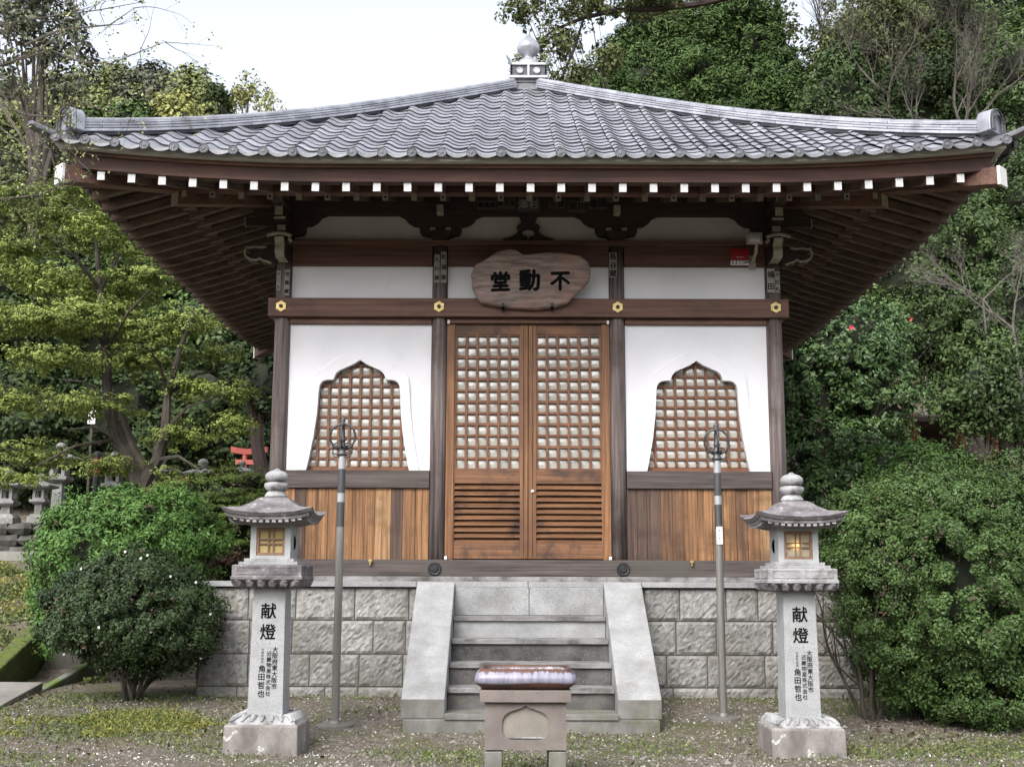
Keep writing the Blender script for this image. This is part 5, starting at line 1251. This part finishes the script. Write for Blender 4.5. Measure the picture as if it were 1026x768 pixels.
def board():
    p = at(92, 415, 9.5); g = float(gz(p.x, 9.5)); t = T('white_notice', 'small white upright notice board seen through the maple', 'sign', (p.x, 9.5, g)); MB().box(p.x - .07, p.x + .07, 9.49, 9.51, p.z - .18, p.z + .16).build('panel', M['wplate'], t); MB().box(p.x - .02, p.x + .02, 9.512, 9.55, g, p.z + .1).build('post', M['bark'], t)
    p = at(179, 481, 7.7); g = float(gz(p.x, 7.7)); t = T('red_board', 'low red board between the garden lanterns', 'sign', (p.x, 7.7, g)); MB().box(p.x - .13, p.x + .13, 7.69, 7.72, p.z - .07, p.z + .05).build('panel', M['vermil'], t)
    for s in (-1, 1): MB().box(p.x + s * .1 - .02, p.x + s * .1 + .02, 7.722, 7.75, g, p.z + .04).build('post', M['vermil'], t)
    p = at(213, 518, 4.9); g = float(gz(p.x, 4.9)); t = T('stone_statue', 'small round headed stone figure half hidden in the layered shrub', 'statue', (p.x, 4.9, g)); MB().lathe([(0, -.7), (.12, -.7), (.14, -.3), (.11, -.12), (.05, -.08)], (p.x, 3.2, p.z), 16).build('body', M['oldstone'], t); MB().lathe([(0, -.09), (.05, -.08), (.085, -.02), (.085, .05), (.05, .10), (0, .115)], (p.x, 3.2, p.z), 16).build('head', M['oldstone'], t, smooth=True)
board()
# gutter with mossy edge
def gutter():
    t = T('stone_gutter', 'mossy concrete gutter mouth at the left below the leafy shrub', 'gutter', (-5.0, .2, .1))
    def bar(xa, xb, ya, yb, w_, zt0, zt1, m, nm):
        v = []
        for (x, y, z) in ((xa, ya, zt0), (xb, yb, zt1)): v += [(x - w_, y, -.1), (x + w_, y, -.1), (x + w_, y, z), (x - w_, y, z)]
        MB().hexa(v).build(nm, m, t, bevel=.02)
    bar(-5.42, -5.78, -.60, 1.9, .10, .40, .90, M['mossy'], 'mossy_curb'); bar(-4.90, -5.0, -.60, 1.9, .05, .22, .5, M['conc'], 'side_curb')
    MB().box(-5.5, -4.95, 1.2, 1.9, .0, .62).build('channel_back', M['joint'], t)
gutter()
tag(MB().hexa([(-9.5, -1.75, .0), (-4.85, -1.75, .0), (-4.85, -1.75, .15), (-9.5, -1.75, .15), (-9.5, -.61, .0), (-4.85, -.61, .0), (-4.85, -.61, .30), (-9.5, -.61, .34)]).build('pavement', M['pave'], bevel=.01), kind='structure')
# shelter in the dark hollow at right
def shelter():
    Y = 9.0; a = at(900, 420, Y); b = at(1000, 420, Y); g = float(gz(b.x, Y)); t = T('small_shrine', 'dark roofed shrine with red posts in the hollow at right', 'shrine', ((a.x + b.x) / 2, Y + .8, g)); z = a.z
    MB().loft([[(x, Y - .35, z - .08), (x, Y - .35, z), (x, Y + .8, z + .20), (x, Y + 1.95, z), (x, Y + 1.95, z - .08), (x, Y + .8, z + .11)] for x in (a.x, b.x)]).build('roof', M['ceil'], t)
    for x in (a.x + .26, b.x - .12):
        for y in (Y, Y + 1.6): MB().tube([(x, y, g), (x, y, z + .1)], .085, 12).build('post', M['vermil_d'], t)
    MB().box(a.x - .5, b.x + .6, Y + 1.95, Y + 2.0, g, z + .05).build('hollow_shade_panel', M['dark'], t)  # wide dark panel standing in for the shade of the hollow
shelter()

# ------------------------------------------------------------------ ground cover
def scatter(n, x0, x1, y0, y1, dens=None):
    x = rng.uniform(x0, x1, n * 3); y = rng.uniform(y0, y1, n * 3)
    keep = ~((np.abs(x) < 1.12) & (y > -2.6)) & ~((np.abs(x) < 3.3) & (y > -.93)) & ~((y > -.62) & (x > -5.9) & (x < -4.8)) & ~((y > -1.75) & (y < -.6) & (x < -4.85))
    if dens is not None: keep &= rng.uniform(0, 1, n * 3) < dens(x, y)
    x, y = x[keep][:n], y[keep][:n]; return x, y, gz(x, y)
def pebbles(n, s0, s1, m, name, label, reg, dens=None):
    x, y, z = scatter(n, *reg, dens); n = len(x); s = rng.uniform(s0, s1, n) * rng.uniform(.6, 1.3, n)
    o = np.array([[1, 0, 0], [-.5, .87, 0], [-.5, -.87, 0], [.1, 0, .8], [-.1, .1, -.5]]); V = o[None] * s[:, None, None] * rng.uniform(.65, 1.35, (n, 5, 3))
    a = rng.uniform(0, 6.28, n); ca, sa = np.cos(a)[:, None], np.sin(a)[:, None]; X = V[..., 0] * ca - V[..., 1] * sa; Yv = V[..., 0] * sa + V[..., 1] * ca
    V = np.stack([X + x[:, None], Yv + y[:, None], V[..., 2] + z[:, None] + (s * .2)[:, None]], -1).reshape(-1, 3)
    f = np.array([[0, 1, 3], [1, 2, 3], [2, 0, 3], [1, 0, 4], [2, 1, 4], [0, 2, 4]]); Fc = (f[None] + (np.arange(n) * 5)[:, None, None]).reshape(-1, 3)
    me = bpy.data.meshes.new(name); me.from_pydata(V.tolist(), [], Fc.tolist()); o_ = link_mesh(me, name, None, m); tag(o_, label, 'gravel' if 'gravel' in name else 'litter', kind='stuff')
M['peb'] = mat('gravel', (.10, .092, .078), (.30, .28, .25), (3, 3, 3), .9, island=.5)
M['peb_w'] = mat('pale_gravel', (.55, .54, .52), (.7, .69, .67), (3, 3, 3), .8, island=.2)
pebbles(34000, .004, .012, M['peb'], 'gravel', 'fine grey gravel spread over the bare ground', (-5.5, 5.5, -5.6, -.95))
pebbles(1300, .005, .011, M['peb_w'], 'pale_gravel', 'scattered white pebbles and petals on the ground', (-5.5, 5.5, -5.4, -.95))
pebbles(420, .014, .030, M['peb'], 'loose_gravel', 'larger loose stones lying on the bare ground', (-5.5, 5.5, -5.4, -.95))
def nf(x, y, s=1.0, o=0): return .5 + .5 * np.sin(x * 1.7 * s + o + 1.3 * np.sin(y * 1.9 * s + o)) * np.cos(y * 2.3 * s + 1.1 * np.sin(x * 2.1 * s) + o)
def cover(n, L, asp, lm, name, label, reg, dens, upz=.6, lift=.012, cat='ground cover'):
    x, y, z = scatter(n, *reg, dens); c = np.stack([x, y, z + rng.uniform(0, lift, len(x))], -1); N_ = rng.normal(size=c.shape) * [1, 1, .5] + [0, 0, upz]
    tag(leaf_mesh(name, c, N_, L * rng.uniform(.5, 1.4, len(x)), asp, rng.uniform(0, 1, len(x)), None, LM[lm]), label, cat, kind='stuff')
mound = lambda x, y: np.exp(-(((x + 3.55) / .75) ** 2 + ((y + 2.35) / .55) ** 2)) * 1.3
cover(42000, .030, .35, 'grass', 'grass', 'short grass and moss in patches on the bare ground', (-5.4, 5.4, -5.3, -.93), lambda x, y: np.clip((nf(x, y) - .55) * 1.6, 0, 1) * .8 + mound(x, y) + .9 * np.exp(-((x - 3.6) / 1.3) ** 2 - ((y + 3.3) / .35) ** 2) + .35 * np.exp(-((y + 1.05) / .12) ** 2), .1, .035, 'grass')
cover(9000, .028, .5, 'ygrass', 'yellow_moss', 'yellow green moss on the mound under the round shrub', (-5.0, -2.6, -2.8, -1.0), lambda x, y: mound(x, y) * (nf(x, y, 2.2) > .45), .5, .02, 'moss')
cover(5000, .045, .5, 'ygrass', 'yellow_ground_cover', 'yellow ground cover on the bank at the left edge', (-9.5, -5.0, 2.9, 5.2), lambda x, y: (nf(x, y, 1.9) > .55) * .7, .6, .05)
cover(16000, .055, .5, 'grass', 'bank_ground_cover', 'low green plants and leaves on the left bank', (-9.5, -4.6, -.6, 5.2), lambda x, y: (nf(x, y, 1.1, 2) > .5) * .8, .6, .05)
cover(9000, .045, .5, 'dry', 'fallen_leaves', 'brown fallen leaves under the shrubs and on the bank', (-9, 5.2, -4.6, 3.5), lambda x, y: .04 + mound(x, y) * .4 + (x < -4.6) * .6 + .6 * np.exp(-((x - 3.4) / .9) ** 2 - ((y + 2.6) / .7) ** 2), .9, .015, 'leaves')

# the wood on the far side of the forecourt, behind the viewer (mirrored in panes and tiles)
def far_wood():
    bls = []
    for i in range(15):
        x = -42 + i * 6 + rng.uniform(-1.5, 1.5); bls.append(((x, -40 + rng.uniform(-3, 3), 4.5), (5.0, 4.0, 5 + rng.uniform(0, 3.0))))
    t = T('far_wood', 'wood across the forecourt behind the viewer', 'wood', (0, -40, 0)); t['kind'] = 'stuff'
    core('light_block_core', t, bls, M['inner'], .85); crown('foliage', t, bls, LM['dark'], .7, .6, 1.5, 1.3, k if False else 1.2)
far_wood()
